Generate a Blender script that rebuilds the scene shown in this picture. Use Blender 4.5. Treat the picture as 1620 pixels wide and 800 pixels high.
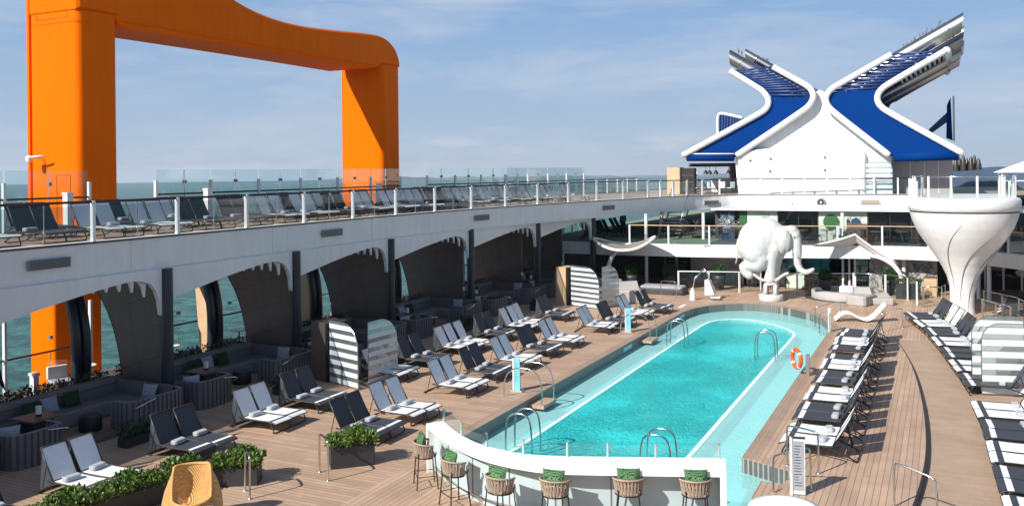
import bpy, math, random
from mathutils import Vector, Matrix
from mathutils.geometry import tessellate_polygon
random.seed(7)
PI = math.pi
for o in list(bpy.data.objects): bpy.data.objects.remove(o)
S = bpy.context.scene
col = S.collection

# ------------------------------------------------------------------ camera
F = 1420.0; YC = 270.25; ROLL = -.0108; TH = math.atan(680 / F); EYE = 6.97; UP = 5.13; MID = 2.56
camd = bpy.data.cameras.new('camera'); cam = bpy.data.objects.new('camera', camd); col.objects.link(cam)
camd.sensor_width = 36; camd.lens = 36 * F / 1620; camd.shift_y = -(400 - YC) / 1620
camd.clip_start = .1; camd.clip_end = 20000
ROT = Matrix.Rotation(TH, 3, 'Z') @ Matrix.Rotation(PI / 2, 3, 'X') @ Matrix.Rotation(ROLL, 3, 'Z')
cam.location = (0, 0, EYE); cam.rotation_euler = ROT.to_euler()
S.camera = cam

def ray(x, y): return ROT @ Vector(((x - 810) / F, -(y - YC) / F, -1))
CP = Vector((0, 0, EYE))
def P(x, y, z=0.0): d = ray(x, y); return CP + d * ((z - EYE) / d.z)
def PX(x, y, X): d = ray(x, y); return CP + d * (X / d.x)
def PY(x, y, Y): d = ray(x, y); return CP + d * (Y / d.y)

# ------------------------------------------------------------------ light
AZ = math.radians(25); EL = math.radians(36.5)
travel = Vector((math.sin(AZ) * math.cos(EL), math.cos(AZ) * math.cos(EL), -math.sin(EL)))
sd = bpy.data.lights.new('sun', 'SUN'); sd.energy = 5.0; sd.angle = math.radians(.5); sd.color = (1, .95, .87)
so = bpy.data.objects.new('sun', sd); col.objects.link(so)
so.rotation_euler = travel.to_track_quat('-Z', 'Y').to_euler()
W = bpy.data.worlds.new('World'); S.world = W; W.use_nodes = True
nt = W.node_tree; N = nt.nodes; L = nt.links
for n in list(N): N.remove(n)
def wn(t, **k):
    n = N.new(t)
    for a, b in k.items(): setattr(n, a, b)
    return n
out = wn('ShaderNodeOutputWorld'); bg = wn('ShaderNodeBackground')
tc = wn('ShaderNodeTexCoord')
sep = wn('ShaderNodeSeparateXYZ'); L.new(tc.outputs['Generated'], sep.inputs[0])
mx0 = wn('ShaderNodeMath', operation='MULTIPLY_ADD'); L.new(sep.outputs[2], mx0.inputs[0]); mx0.inputs[1].default_value = .8; mx0.inputs[2].default_value = .15
mx = wn('ShaderNodeMath', operation='MAXIMUM'); L.new(mx0.outputs[0], mx.inputs[0]); mx.inputs[1].default_value = .1
comb = wn('ShaderNodeCombineXYZ'); L.new(sep.outputs[0], comb.inputs[0]); L.new(sep.outputs[1], comb.inputs[1]); L.new(mx.outputs[0], comb.inputs[2])
sky = wn('ShaderNodeTexSky', sky_type='NISHITA', sun_disc=False, sun_elevation=EL, altitude=10, air_density=1.0, dust_density=.35, ozone_density=3.5)
sky.sun_rotation = math.atan2(-travel.x, -travel.y)
L.new(comb.outputs[0], sky.inputs[0])
# clouds: stretched noise over direction (x/z-like flattening)
vm = wn('ShaderNodeMapping'); vm.inputs['Scale'].default_value = (2.2, 2.2, 13.0); L.new(tc.outputs['Generated'], vm.inputs[0])
n1 = wn('ShaderNodeTexNoise'); n1.inputs['Scale'].default_value = 1.6; n1.inputs['Detail'].default_value = 9; n1.inputs['Roughness'].default_value = .62; n1.inputs['Distortion'].default_value = .35
L.new(vm.outputs[0], n1.inputs['Vector'])
cr = wn('ShaderNodeValToRGB'); cr.color_ramp.elements[0].position = .45; cr.color_ramp.elements[1].position = .72
L.new(n1.outputs['Fac'], cr.inputs[0])
# low cumulus band near the horizon
vm2 = wn('ShaderNodeMapping'); vm2.inputs['Scale'].default_value = (9, 9, 42.0); vm2.inputs['Location'].default_value = (3.1, 0, 0); L.new(tc.outputs['Generated'], vm2.inputs[0])
n2 = wn('ShaderNodeTexNoise'); n2.inputs['Scale'].default_value = 1.0; n2.inputs['Detail'].default_value = 8; n2.inputs['Roughness'].default_value = .6
L.new(vm2.outputs[0], n2.inputs['Vector'])
cr2 = wn('ShaderNodeValToRGB'); cr2.color_ramp.elements[0].position = .5; cr2.color_ramp.elements[1].position = .68
L.new(n2.outputs['Fac'], cr2.inputs[0])
band = wn('ShaderNodeMapRange'); band.interpolation_type = 'SMOOTHSTEP'
band.inputs[1].default_value = .052; band.inputs[2].default_value = .02; band.inputs[3].default_value = 0; band.inputs[4].default_value = .95
L.new(sep.outputs[2], band.inputs[0])
m2 = wn('ShaderNodeMath', operation='MULTIPLY'); L.new(cr2.outputs[0], m2.inputs[0]); L.new(band.outputs[0], m2.inputs[1])
m1 = wn('ShaderNodeMath', operation='MULTIPLY'); L.new(cr.outputs[0], m1.inputs[0]); m1.inputs[1].default_value = .62
mxx = wn('ShaderNodeMath', operation='MAXIMUM'); L.new(m1.outputs[0], mxx.inputs[0]); L.new(m2.outputs[0], mxx.inputs[1])
mixc = wn('ShaderNodeMixRGB'); L.new(mxx.outputs[0], mixc.inputs[0])
hs = wn('ShaderNodeHueSaturation'); hs.inputs['Saturation'].default_value = 1.0; hs.inputs['Value'].default_value = 1.0
L.new(sky.outputs[0], hs.inputs['Color'])
vr = wn('ShaderNodeMapRange'); vr.interpolation_type = 'SMOOTHSTEP'; vr.inputs[1].default_value = .6; vr.inputs[2].default_value = .0; vr.inputs[3].default_value = 0; vr.inputs[4].default_value = .92
L.new(sep.outputs[2], vr.inputs[0])
vg = wn('ShaderNodeMapRange'); vg.inputs[1].default_value = 0; vg.inputs[2].default_value = .2; L.new(sep.outputs[2], vg.inputs[0])
vc = wn('ShaderNodeMixRGB'); L.new(vg.outputs[0], vc.inputs[0]); vc.inputs[1].default_value = (4.2, 5.1, 6.1, 1); vc.inputs[2].default_value = (2.4, 4.15, 6.9, 1)
veil = wn('ShaderNodeMixRGB'); L.new(vr.outputs[0], veil.inputs[0]); L.new(hs.outputs[0], veil.inputs[1]); L.new(vc.outputs[0], veil.inputs[2])
L.new(veil.outputs[0], mixc.inputs[1])
mixc.inputs[2].default_value = (5.6, 6.1, 7.0, 1)
L.new(mixc.outputs[0], bg.inputs[0]); bg.inputs[1].default_value = .08
L.new(bg.outputs[0], out.inputs[0])
S.view_settings.view_transform = 'Standard'; S.view_settings.look = 'None'; S.view_settings.gamma = 1
S.view_settings.exposure = .5
S.render.engine = 'CYCLES'
S.cycles.max_bounces = 8; S.cycles.transparent_max_bounces = 24; S.cycles.glossy_bounces = 3

# ------------------------------------------------------------------ materials
def mat(name, c, r=.5, metal=0, var=.06, vs=3.0, bump=0, bs=30.0, spec=None, coat=0, dirt=0):
    m = bpy.data.materials.new(name); m.use_nodes = True
    t = m.node_tree; b = t.nodes['Principled BSDF']
    b.inputs['Roughness'].default_value = r; b.inputs['Metallic'].default_value = metal
    if spec is not None: b.inputs['Specular IOR Level'].default_value = spec
    if coat: b.inputs['Coat Weight'].default_value = coat; b.inputs['Coat Roughness'].default_value = .12
    tcn = t.nodes.new('ShaderNodeTexCoord')
    no = t.nodes.new('ShaderNodeTexNoise'); no.inputs['Scale'].default_value = vs; no.inputs['Detail'].default_value = 5
    t.links.new(tcn.outputs['Object'], no.inputs['Vector'])
    rp = t.nodes.new('ShaderNodeValToRGB')
    rp.color_ramp.elements[0].position = .3; rp.color_ramp.elements[1].position = .7
    rp.color_ramp.elements[0].color = tuple(x * (1 - var - dirt) for x in c) + (1,)
    rp.color_ramp.elements[1].color = tuple(min(1, x * (1 + var)) for x in c) + (1,)
    t.links.new(no.outputs['Fac'], rp.inputs[0]); t.links.new(rp.outputs[0], b.inputs['Base Color'])
    if bump:
        n2 = t.nodes.new('ShaderNodeTexNoise'); n2.inputs['Scale'].default_value = bs; n2.inputs['Detail'].default_value = 3
        t.links.new(tcn.outputs['Object'], n2.inputs['Vector'])
        bp = t.nodes.new('ShaderNodeBump'); bp.inputs['Strength'].default_value = bump; bp.inputs['Distance'].default_value = .02
        t.links.new(n2.outputs['Fac'], bp.inputs['Height']); t.links.new(bp.outputs[0], b.inputs['Normal'])
    return m

def streaks(m, lo=.86):
    t = m.node_tree; b = t.nodes['Principled BSDF']; src = b.inputs['Base Color'].links[0].from_socket
    g = t.nodes.new('ShaderNodeNewGeometry'); mp = t.nodes.new('ShaderNodeMapping'); mp.inputs['Scale'].default_value = (1.7, 1.7, .22); t.links.new(g.outputs['Position'], mp.inputs[0])
    n = t.nodes.new('ShaderNodeTexNoise'); n.inputs['Scale'].default_value = 2.2; n.inputs['Detail'].default_value = 7; n.inputs['Roughness'].default_value = .7; t.links.new(mp.outputs[0], n.inputs['Vector'])
    r = t.nodes.new('ShaderNodeMapRange'); r.inputs[1].default_value = .35; r.inputs[2].default_value = .6; r.inputs[3].default_value = lo; r.inputs[4].default_value = 1; t.links.new(n.outputs['Fac'], r.inputs[0])
    x = t.nodes.new('ShaderNodeMixRGB'); x.blend_type = 'MULTIPLY'; x.inputs[0].default_value = 1; t.links.new(src, x.inputs[1]); t.links.new(r.outputs[0], x.inputs[2]); t.links.new(x.outputs[0], b.inputs['Base Color'])
def mathn(t, op, a, b=None):
    n = t.nodes.new('ShaderNodeMath'); n.operation = op
    for i, v in enumerate((a, b)):
        if v is None: continue
        if isinstance(v, (int, float)): n.inputs[i].default_value = v
        else: t.links.new(v, n.inputs[i])
    return n.outputs[0]

def planks(name, c, c2, pitch, axis, seam=.07, groove=.35, switch=None):
    """boards: seams along an axis; per board tint"""
    m = mat(name, c, .62, var=.1, vs=1.3)
    t = m.node_tree; b = t.nodes['Principled BSDF']
    g = t.nodes.new('ShaderNodeNewGeometry'); sp = t.nodes.new('ShaderNodeSeparateXYZ'); t.links.new(g.outputs['Position'], sp.inputs[0])
    ax = sp.outputs[axis]; other = sp.outputs[1 - axis] if axis < 2 else sp.outputs[0]
    if switch is not None:      # boards run across the ship to port of x = switch
        k = mathn(t, 'LESS_THAN', sp.outputs[0], switch)
        mx_ = t.nodes.new('ShaderNodeMix'); t.links.new(k, mx_.inputs[0]); t.links.new(sp.outputs[0], mx_.inputs[2]); t.links.new(sp.outputs[1], mx_.inputs[3]); ax = mx_.outputs[0]
        mo = t.nodes.new('ShaderNodeMix'); t.links.new(k, mo.inputs[0]); t.links.new(sp.outputs[1], mo.inputs[2]); t.links.new(sp.outputs[0], mo.inputs[3]); other = mo.outputs[0]
    q = mathn(t, 'DIVIDE', ax, pitch); fl = mathn(t, 'FLOOR', q); fr = mathn(t, 'FRACT', q)
    line = mathn(t, 'LESS_THAN', fr, seam)
    off = mathn(t, 'MULTIPLY', fl, 2.37)
    bo = mathn(t, 'FLOOR', mathn(t, 'DIVIDE', mathn(t, 'ADD', other, off), 3.4))
    cb = t.nodes.new('ShaderNodeCombineXYZ'); t.links.new(fl, cb.inputs[0]); t.links.new(bo, cb.inputs[1])
    w = t.nodes.new('ShaderNodeTexWhiteNoise'); w.noise_dimensions = '3D'; t.links.new(cb.outputs[0], w.inputs['Vector'])
    mixb = t.nodes.new('ShaderNodeMixRGB'); t.links.new(w.outputs['Value'], mixb.inputs[0])
    mixb.inputs[1].default_value = (*c, 1); mixb.inputs[2].default_value = (*c2, 1)
    # wear
    no = t.nodes.new('ShaderNodeTexNoise'); no.inputs['Scale'].default_value = .9; no.inputs['Detail'].default_value = 8; no.inputs['Roughness'].default_value = .7
    t.links.new(g.outputs['Position'], no.inputs['Vector'])
    rr = t.nodes.new('ShaderNodeMapRange'); rr.inputs[1].default_value = .3; rr.inputs[2].default_value = .75; rr.inputs[3].default_value = .8; rr.inputs[4].default_value = 1.12
    t.links.new(no.outputs['Fac'], rr.inputs[0])
    mm = t.nodes.new('ShaderNodeMixRGB'); mm.blend_type = 'MULTIPLY'; mm.inputs[0].default_value = 1
    t.links.new(mixb.outputs[0], mm.inputs[1]); t.links.new(rr.outputs[0], mm.inputs[2])
    ms = t.nodes.new('ShaderNodeMixRGB'); t.links.new(mathn(t, 'MULTIPLY', line, 1 - groove), ms.inputs[0]); t.links.new(mm.outputs[0], ms.inputs[1]); ms.inputs[2].default_value = (.04, .03, .025, 1)
    t.links.new(ms.outputs[0], b.inputs['Base Color'])
    return m

def glass(name, tint=(.85, .93, .93), a=.12, r=.03):
    m = bpy.data.materials.new(name); m.use_nodes = True; t = m.node_tree
    for n in list(t.nodes): t.nodes.remove(n)
    o = t.nodes.new('ShaderNodeOutputMaterial'); tr = t.nodes.new('ShaderNodeBsdfTransparent'); tr.inputs[0].default_value = tuple(math.sqrt(q) for q in tint) + (1,)
    gl = t.nodes.new('ShaderNodeBsdfGlossy'); gl.inputs['Roughness'].default_value = r
    fr = t.nodes.new('ShaderNodeLayerWeight'); fr.inputs[0].default_value = .5
    ad = mathn(t, 'ADD', mathn(t, 'MULTIPLY', mathn(t, 'POWER', fr.outputs['Facing'], 4.0), .6), a * .5)
    mxs = t.nodes.new('ShaderNodeMixShader'); t.links.new(ad, mxs.inputs[0]); t.links.new(tr.outputs[0], mxs.inputs[1]); t.links.new(gl.outputs[0], mxs.inputs[2])
    t.links.new(mxs.outputs[0], o.inputs[0]); return m

M = {}
M['white'] = mat('white_paint', (.74, .74, .735), .32, var=.03, vs=.6, dirt=.03)
M['white2'] = mat('white_satin', (.72, .72, .72), .5, var=.03, vs=1.2)
M['barfront'] = mat('pale_teal_glass_panel', (.40, .49, .50), .25, var=.03)
M['bar'] = mat('white_solid_surface', (.82, .82, .81), .22, var=.02, vs=2)
M['statue'] = mat('white_plaster', (.52, .52, .515), .65, var=.05, vs=3, bump=.8, bs=6)
M['orange'] = mat('orange_paint', (.88, .148, .0), .45, var=.03, vs=.35, spec=.04)
M['blue'] = mat('blue_paint', (.001, .032, .17), .6, var=.05, vs=.5, spec=.03)
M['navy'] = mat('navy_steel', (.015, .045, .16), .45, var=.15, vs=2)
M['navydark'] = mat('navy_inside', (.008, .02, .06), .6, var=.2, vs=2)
M['column'] = mat('dark_column', (.012, .02, .032), .3)
M['steel'] = mat('polished_steel', (.6, .6, .58), .16, 1, var=.05)
M['pipe'] = mat('brushed_exhaust_steel', (.42, .41, .40), .32, 1, var=.25, vs=.5)
M['frame'] = mat('bronze_frame', (.035, .028, .026), .4)
M['frameblk'] = mat('black_frame', (.015, .015, .017), .35)
M['slingw'] = mat('white_sling', (.74, .75, .76), .75, var=.03, vs=9, bump=.15, bs=240)
M['slingd'] = mat('charcoal_sling', (.035, .042, .055), .7, var=.08, vs=9, bump=.15, bs=240)
M['towel'] = mat('grey_towel', (.40, .42, .45), .95, var=.12, vs=30, bump=.5, bs=120)
M['handrail'] = mat('dark_handrail', (.025, .012, .01), .35)
def wrinkle(m):
    t = m.node_tree; b = t.nodes['Principled BSDF']; g = t.nodes.new('ShaderNodeTexCoord'); w = t.nodes.new('ShaderNodeTexWave'); w.bands_direction = 'DIAGONAL'; w.inputs['Scale'].default_value = 1.9; w.inputs['Distortion'].default_value = 9; w.inputs['Detail'].default_value = 4; w.inputs['Detail Scale'].default_value = 1.4
    t.links.new(g.outputs['Object'], w.inputs['Vector']); bp = t.nodes.new('ShaderNodeBump'); bp.inputs['Strength'].default_value = .35; bp.inputs['Distance'].default_value = .010; t.links.new(w.outputs['Fac'], bp.inputs['Height']); t.links.new(bp.outputs[0], b.inputs['Normal'])
wrinkle(M['statue'])
M['green'] = mat('leaf', (.075, .14, .02), .5, var=.4, vs=8)
M['green2'] = mat('dark_leaf', (.02, .06, .015), .5, var=.4, vs=8)
M['pot'] = mat('charcoal_planter', (.028, .028, .032), .5)
M['wicker'] = mat('honey_wicker', (.55, .30, .10), .6, var=.15, vs=30)
M['rope'] = mat('taupe_rope', (.33, .25, .19), .8, var=.15, vs=25)
M['flute'] = mat('greige_fluted_panel', (.13, .12, .125), .6, var=.05)
M['flute2'] = mat('greige_seat_top', (.19, .18, .18), .8, var=.06)
M['cush'] = mat('grey_cushion', (.30, .32, .35), .9, var=.08, vs=12)
M['cushg'] = mat('green_cushion', (.012, .04, .012), .9, var=.35, vs=10)
M['tan'] = mat('light_wood_panel', (.52, .36, .22), .5, var=.1, vs=2)
M['darkwood'] = mat('brown_wood', (.13, .09, .07), .5, var=.12, vs=2)
M['frost'] = mat('frosted_stripe', (.58, .62, .63), .5, var=.02)
M['grille'] = mat('grey_grille', (.20, .20, .21), .5, metal=.3)
M['beige'] = mat('beige_grille', (.62, .52, .42), .5)
M['tile'] = mat('dark_tile', (.05, .065, .07), .35, var=.3, vs=14)
M['ledge'] = mat('white_ledge', (.66, .78, .78), .4)
M['lifering'] = mat('orange_ring', (.75, .10, .015), .45)
M['signblue'] = mat('light_blue_sign', (.16, .50, .62), .35)
M['ink'] = mat('dark_ink', (.02, .04, .08), .5)
M['black'] = mat('black', (.01, .01, .011), .5)
M['skin'] = mat('skin', (.38, .22, .15), .6)
M['cloth'] = mat('dark_clothes', (.02, .022, .03), .9)
M['canvas'] = mat('canvas', (.70, .68, .65), .85, var=.04)
M['canvasd'] = mat('taupe_canvas', (.22, .19, .16), .85, var=.06)
M['lamp'] = mat('lantern_white', (.7, .7, .68), .5)
M['greendeck'] = mat('pale_green_deck', (.20, .27, .19), .8, var=.1)
M['grey'] = mat('grey_wall', (.34, .33, .34), .6, var=.05)
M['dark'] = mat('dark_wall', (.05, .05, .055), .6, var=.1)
M['muralbg'] = mat('mural_pale_green', (.50, .56, .48), .6)
M['mgreen'] = mat('mural_green', (.02, .10, .03), .6)
M['mblue'] = mat('mural_blue', (.01, .05, .10), .6)
M['mink'] = mat('mural_line', (.05, .10, .06), .6)
M['stone'] = mat('pale_stone', (.36, .34, .325), .7, bump=.2, bs=40)
M['glass'] = glass('clear_glass', (.90, .96, .95), .07)
M['glassr'] = glass('smoky_glass', (.60, .66, .68), .09)
M['glassw'] = glass('aqua_windscreen', (.76, .89, .91), .08)
M['glassp'] = glass('shower_glass', (.72, .80, .80), .5, .12)
def milky(m, f):
    t = m.node_tree; o = t.nodes['Material Output']; src = o.inputs[0].links[0].from_socket; d = t.nodes.new('ShaderNodeBsdfTranslucent'); d.inputs[0].default_value = (.7, .78, .8, 1); d2 = t.nodes.new('ShaderNodeBsdfDiffuse'); d2.inputs[0].default_value = (.5, .56, .58, 1)
    a = t.nodes.new('ShaderNodeMixShader'); a.inputs[0].default_value = .5; t.links.new(d.outputs[0], a.inputs[1]); t.links.new(d2.outputs[0], a.inputs[2])
    x = t.nodes.new('ShaderNodeMixShader'); x.inputs[0].default_value = f; t.links.new(src, x.inputs[1]); t.links.new(a.outputs[0], x.inputs[2]); t.links.new(x.outputs[0], o.inputs[0])
milky(M['glassp'], .16)
M['bluegrey'] = mat('blue_grey_roof', (.045, .08, .14), .6, var=.15, vs=.3)
M['window'] = glass('dark_window', (.16, .24, .25), .20)
M['ceil'] = mat('soffit_grey', (.22, .22, .23), .7)
M['dockgrey'] = mat('hazy_land', (.12, .17, .22), .9, var=.3, vs=.01)
for k_ in ('white', 'orange', 'blue', 'column'): streaks(M[k_], .92 if k_ == 'white' else .94)
M['plank'] = planks('deck_boards', (.49, .335, .235), (.385, .26, .18), .14, 0, .09, .25, switch=-11.46)
M['plank2'] = planks('fine_deck_boards', (.43, .305, .215), (.385, .275, .19), .075, 1, .16, .55)
M['upplank'] = planks('upper_deck_boards', (.42, .31, .22), (.38, .28, .20), .12, 1, .1, .4)
M['edge'] = planks('coping_boards', (.37, .26, .185), (.33, .225, .16), .1, 0, .08, .4)

def brick_mat(name, c, mortar, sx, sz, ax=0):
    m = mat(name, c, .45, var=.08, vs=1.5); t = m.node_tree; b = t.nodes['Principled BSDF']
    g = t.nodes.new('ShaderNodeNewGeometry'); sp = t.nodes.new('ShaderNodeSeparateXYZ'); t.links.new(g.outputs['Position'], sp.inputs[0])
    u = mathn(t, 'ADD', sp.outputs[0], sp.outputs[1]); cb = t.nodes.new('ShaderNodeCombineXYZ'); t.links.new(u, cb.inputs[0]); t.links.new(sp.outputs[2], cb.inputs[1])
    br = t.nodes.new('ShaderNodeTexBrick'); br.inputs['Scale'].default_value = 1; br.inputs['Brick Width'].default_value = sx; br.inputs['Row Height'].default_value = sz
    br.inputs['Mortar Size'].default_value = .012; br.inputs['Color1'].default_value = (*c, 1); br.inputs['Color2'].default_value = tuple(x * .88 for x in c) + (1,); br.inputs['Mortar'].default_value = (*mortar, 1); br.offset = .5
    t.links.new(cb.outputs[0], br.inputs[0]); 
    no = t.nodes.new('ShaderNodeTexNoise'); no.inputs['Scale'].default_value = 2.5; no.inputs['Detail'].default_value = 6; t.links.new(cb.outputs[0], no.inputs['Vector'])
    rr = t.nodes.new('ShaderNodeMapRange'); rr.inputs[3].default_value = .7; rr.inputs[4].default_value = 1.25; t.links.new(no.outputs['Fac'], rr.inputs[0])
    mm = t.nodes.new('ShaderNodeMixRGB'); mm.blend_type = 'MULTIPLY'; mm.inputs[0].default_value = 1; t.links.new(br.outputs[0], mm.inputs[1]); t.links.new(rr.outputs[0], mm.inputs[2])
    t.links.new(mm.outputs[0], b.inputs['Base Color']); return m
M['panel'] = brick_mat('brown_stone_panel', (.11, .085, .075), (.05, .04, .035), 1.5, .95)
M['smalltile'] = brick_mat('narrow_dark_tiles', (.10, .105, .10), (.28, .27, .25), .07, .6)

def water_mats():
    m = mat('painted_ripple_floor', (.05, .5, .5), .5); t = m.node_tree; b = t.nodes['Principled BSDF']
    g = t.nodes.new('ShaderNodeNewGeometry')
    d = t.nodes.new('ShaderNodeTexNoise'); d.inputs['Scale'].default_value = 1.1; d.inputs['Detail'].default_value = 3; t.links.new(g.outputs['Position'], d.inputs['Vector'])
    add = t.nodes.new('ShaderNodeVectorMath'); add.operation = 'MULTIPLY_ADD'; t.links.new(d.outputs['Color'], add.inputs[0]); add.inputs[1].default_value = (.6, .6, .6); t.links.new(g.outputs['Position'], add.inputs[2])
    n = t.nodes.new('ShaderNodeTexNoise'); n.inputs['Scale'].default_value = 2.2; n.inputs['Detail'].default_value = 6; t.links.new(add.outputs[0], n.inputs['Vector'])
    r = t.nodes.new('ShaderNodeValToRGB'); r.color_ramp.elements[0].position = .35; r.color_ramp.elements[1].position = .68
    r.color_ramp.elements[0].color = (.0, .42, .48, 1); r.color_ramp.elements[1].color = (.05, .62, .66, 1)  # pale and dark mottling painted on the floor in place of rippling caustic light
    t.links.new(n.outputs['Fac'], r.inputs[0]); t.links.new(r.outputs[0], b.inputs['Base Color'])
    M['ripplefloor'] = m
    M['shelf'] = mat('pale_aqua_tile', (.42, .82, .82), .5, var=.06, vs=3)
    def surf(name, c, mixf, bstr, sc, dist=.12):
        m = bpy.data.materials.new(name); m.use_nodes = True; t = m.node_tree
        b = t.nodes['Principled BSDF']; b.inputs['Roughness'].default_value = .06; b.inputs['Base Color'].default_value = (*c, 1); b.inputs['IOR'].default_value = 1.33 if mixf < .35 else 1.16
        g = t.nodes.new('ShaderNodeNewGeometry')
        v = t.nodes.new('ShaderNodeTexNoise'); v.inputs['Scale'].default_value = sc; v.inputs['Detail'].default_value = 4; v.inputs['Roughness'].default_value = .55; v.inputs['Distortion'].default_value = 1.4
        t.links.new(g.outputs['Position'], v.inputs['Vector'])
        r = mathn(t, 'ABSOLUTE', mathn(t, 'SUBTRACT', v.outputs['Fac'], .5))
        v2 = t.nodes.new('ShaderNodeTexNoise'); v2.inputs['Scale'].default_value = sc * 2.3; v2.inputs['Detail'].default_value = 3; v2.inputs['Distortion'].default_value = 2; t.links.new(g.outputs['Position'], v2.inputs['Vector'])
        v3 = t.nodes.new('ShaderNodeTexNoise'); v3.inputs['Scale'].default_value = .35; t.links.new(g.outputs['Position'], v3.inputs['Vector'])
        r = mathn(t, 'ADD', r, mathn(t, 'MULTIPLY', mathn(t, 'ABSOLUTE', mathn(t, 'SUBTRACT', v2.outputs['Fac'], .5)), .55))
        amp = t.nodes.new('ShaderNodeMapRange'); amp.inputs[1].default_value = .35; amp.inputs[2].default_value = .6; amp.inputs[3].default_value = .35; amp.inputs[4].default_value = 1.25; t.links.new(v3.outputs['Fac'], amp.inputs[0]); r = mathn(t, 'MULTIPLY', r, amp.outputs[0])
        bp = t.nodes.new('ShaderNodeBump'); bp.inputs['Strength'].default_value = bstr; bp.inputs['Distance'].default_value = dist
        t.links.new(mathn(t, 'MULTIPLY', r, -1), bp.inputs['Height']); t.links.new(bp.outputs[0], b.inputs['Normal'])
        tr = t.nodes.new('ShaderNodeBsdfTransparent'); tr.inputs[0].default_value = (.75, .97, .97, 1)
        ms = t.nodes.new('ShaderNodeMixShader'); ms.inputs[0].default_value = mixf
        t.links.new(b.outputs[0], ms.inputs[1]); t.links.new(tr.outputs[0], ms.inputs[2])
        t.links.new(ms.outputs[0], t.nodes['Material Output'].inputs[0]); return m
    M['water'] = surf('pool_water', (.05, .93, .95), .18, 1.0, 3.8, .55)
    M['watersh'] = surf('shelf_water', (.42, .82, .82), .4, .5, 3.4, .10)
    m = mat('sea_water', (.012, .10, .09), .3, var=.0); t = m.node_tree; b = t.nodes['Principled BSDF']
    g = t.nodes.new('ShaderNodeNewGeometry')
    a = t.nodes.new('ShaderNodeTexNoise'); a.inputs['Scale'].default_value = .16; a.inputs['Detail'].default_value = 9; a.inputs['Roughness'].default_value = .68
    t.links.new(g.outputs['Position'], a.inputs['Vector'])
    r = t.nodes.new('ShaderNodeValToRGB'); r.color_ramp.elements[0].position = .40; r.color_ramp.elements[1].position = .62
    r.color_ramp.elements[0].color = (.006, .05, .042, 1); r.color_ramp.elements[1].color = (.05, .20, .155, 1)
    t.links.new(a.outputs['Fac'], r.inputs[0]); t.links.new(r.outputs[0], b.inputs['Base Color'])
    bp = t.nodes.new('ShaderNodeBump'); bp.inputs['Strength'].default_value = .9; bp.inputs['Distance'].default_value = 3
    t.links.new(a.outputs['Fac'], bp.inputs['Height']); t.links.new(bp.outputs[0], b.inputs['Normal'])
    b.inputs['Specular IOR Level'].default_value = .3
    M['sea'] = m
water_mats()

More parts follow.
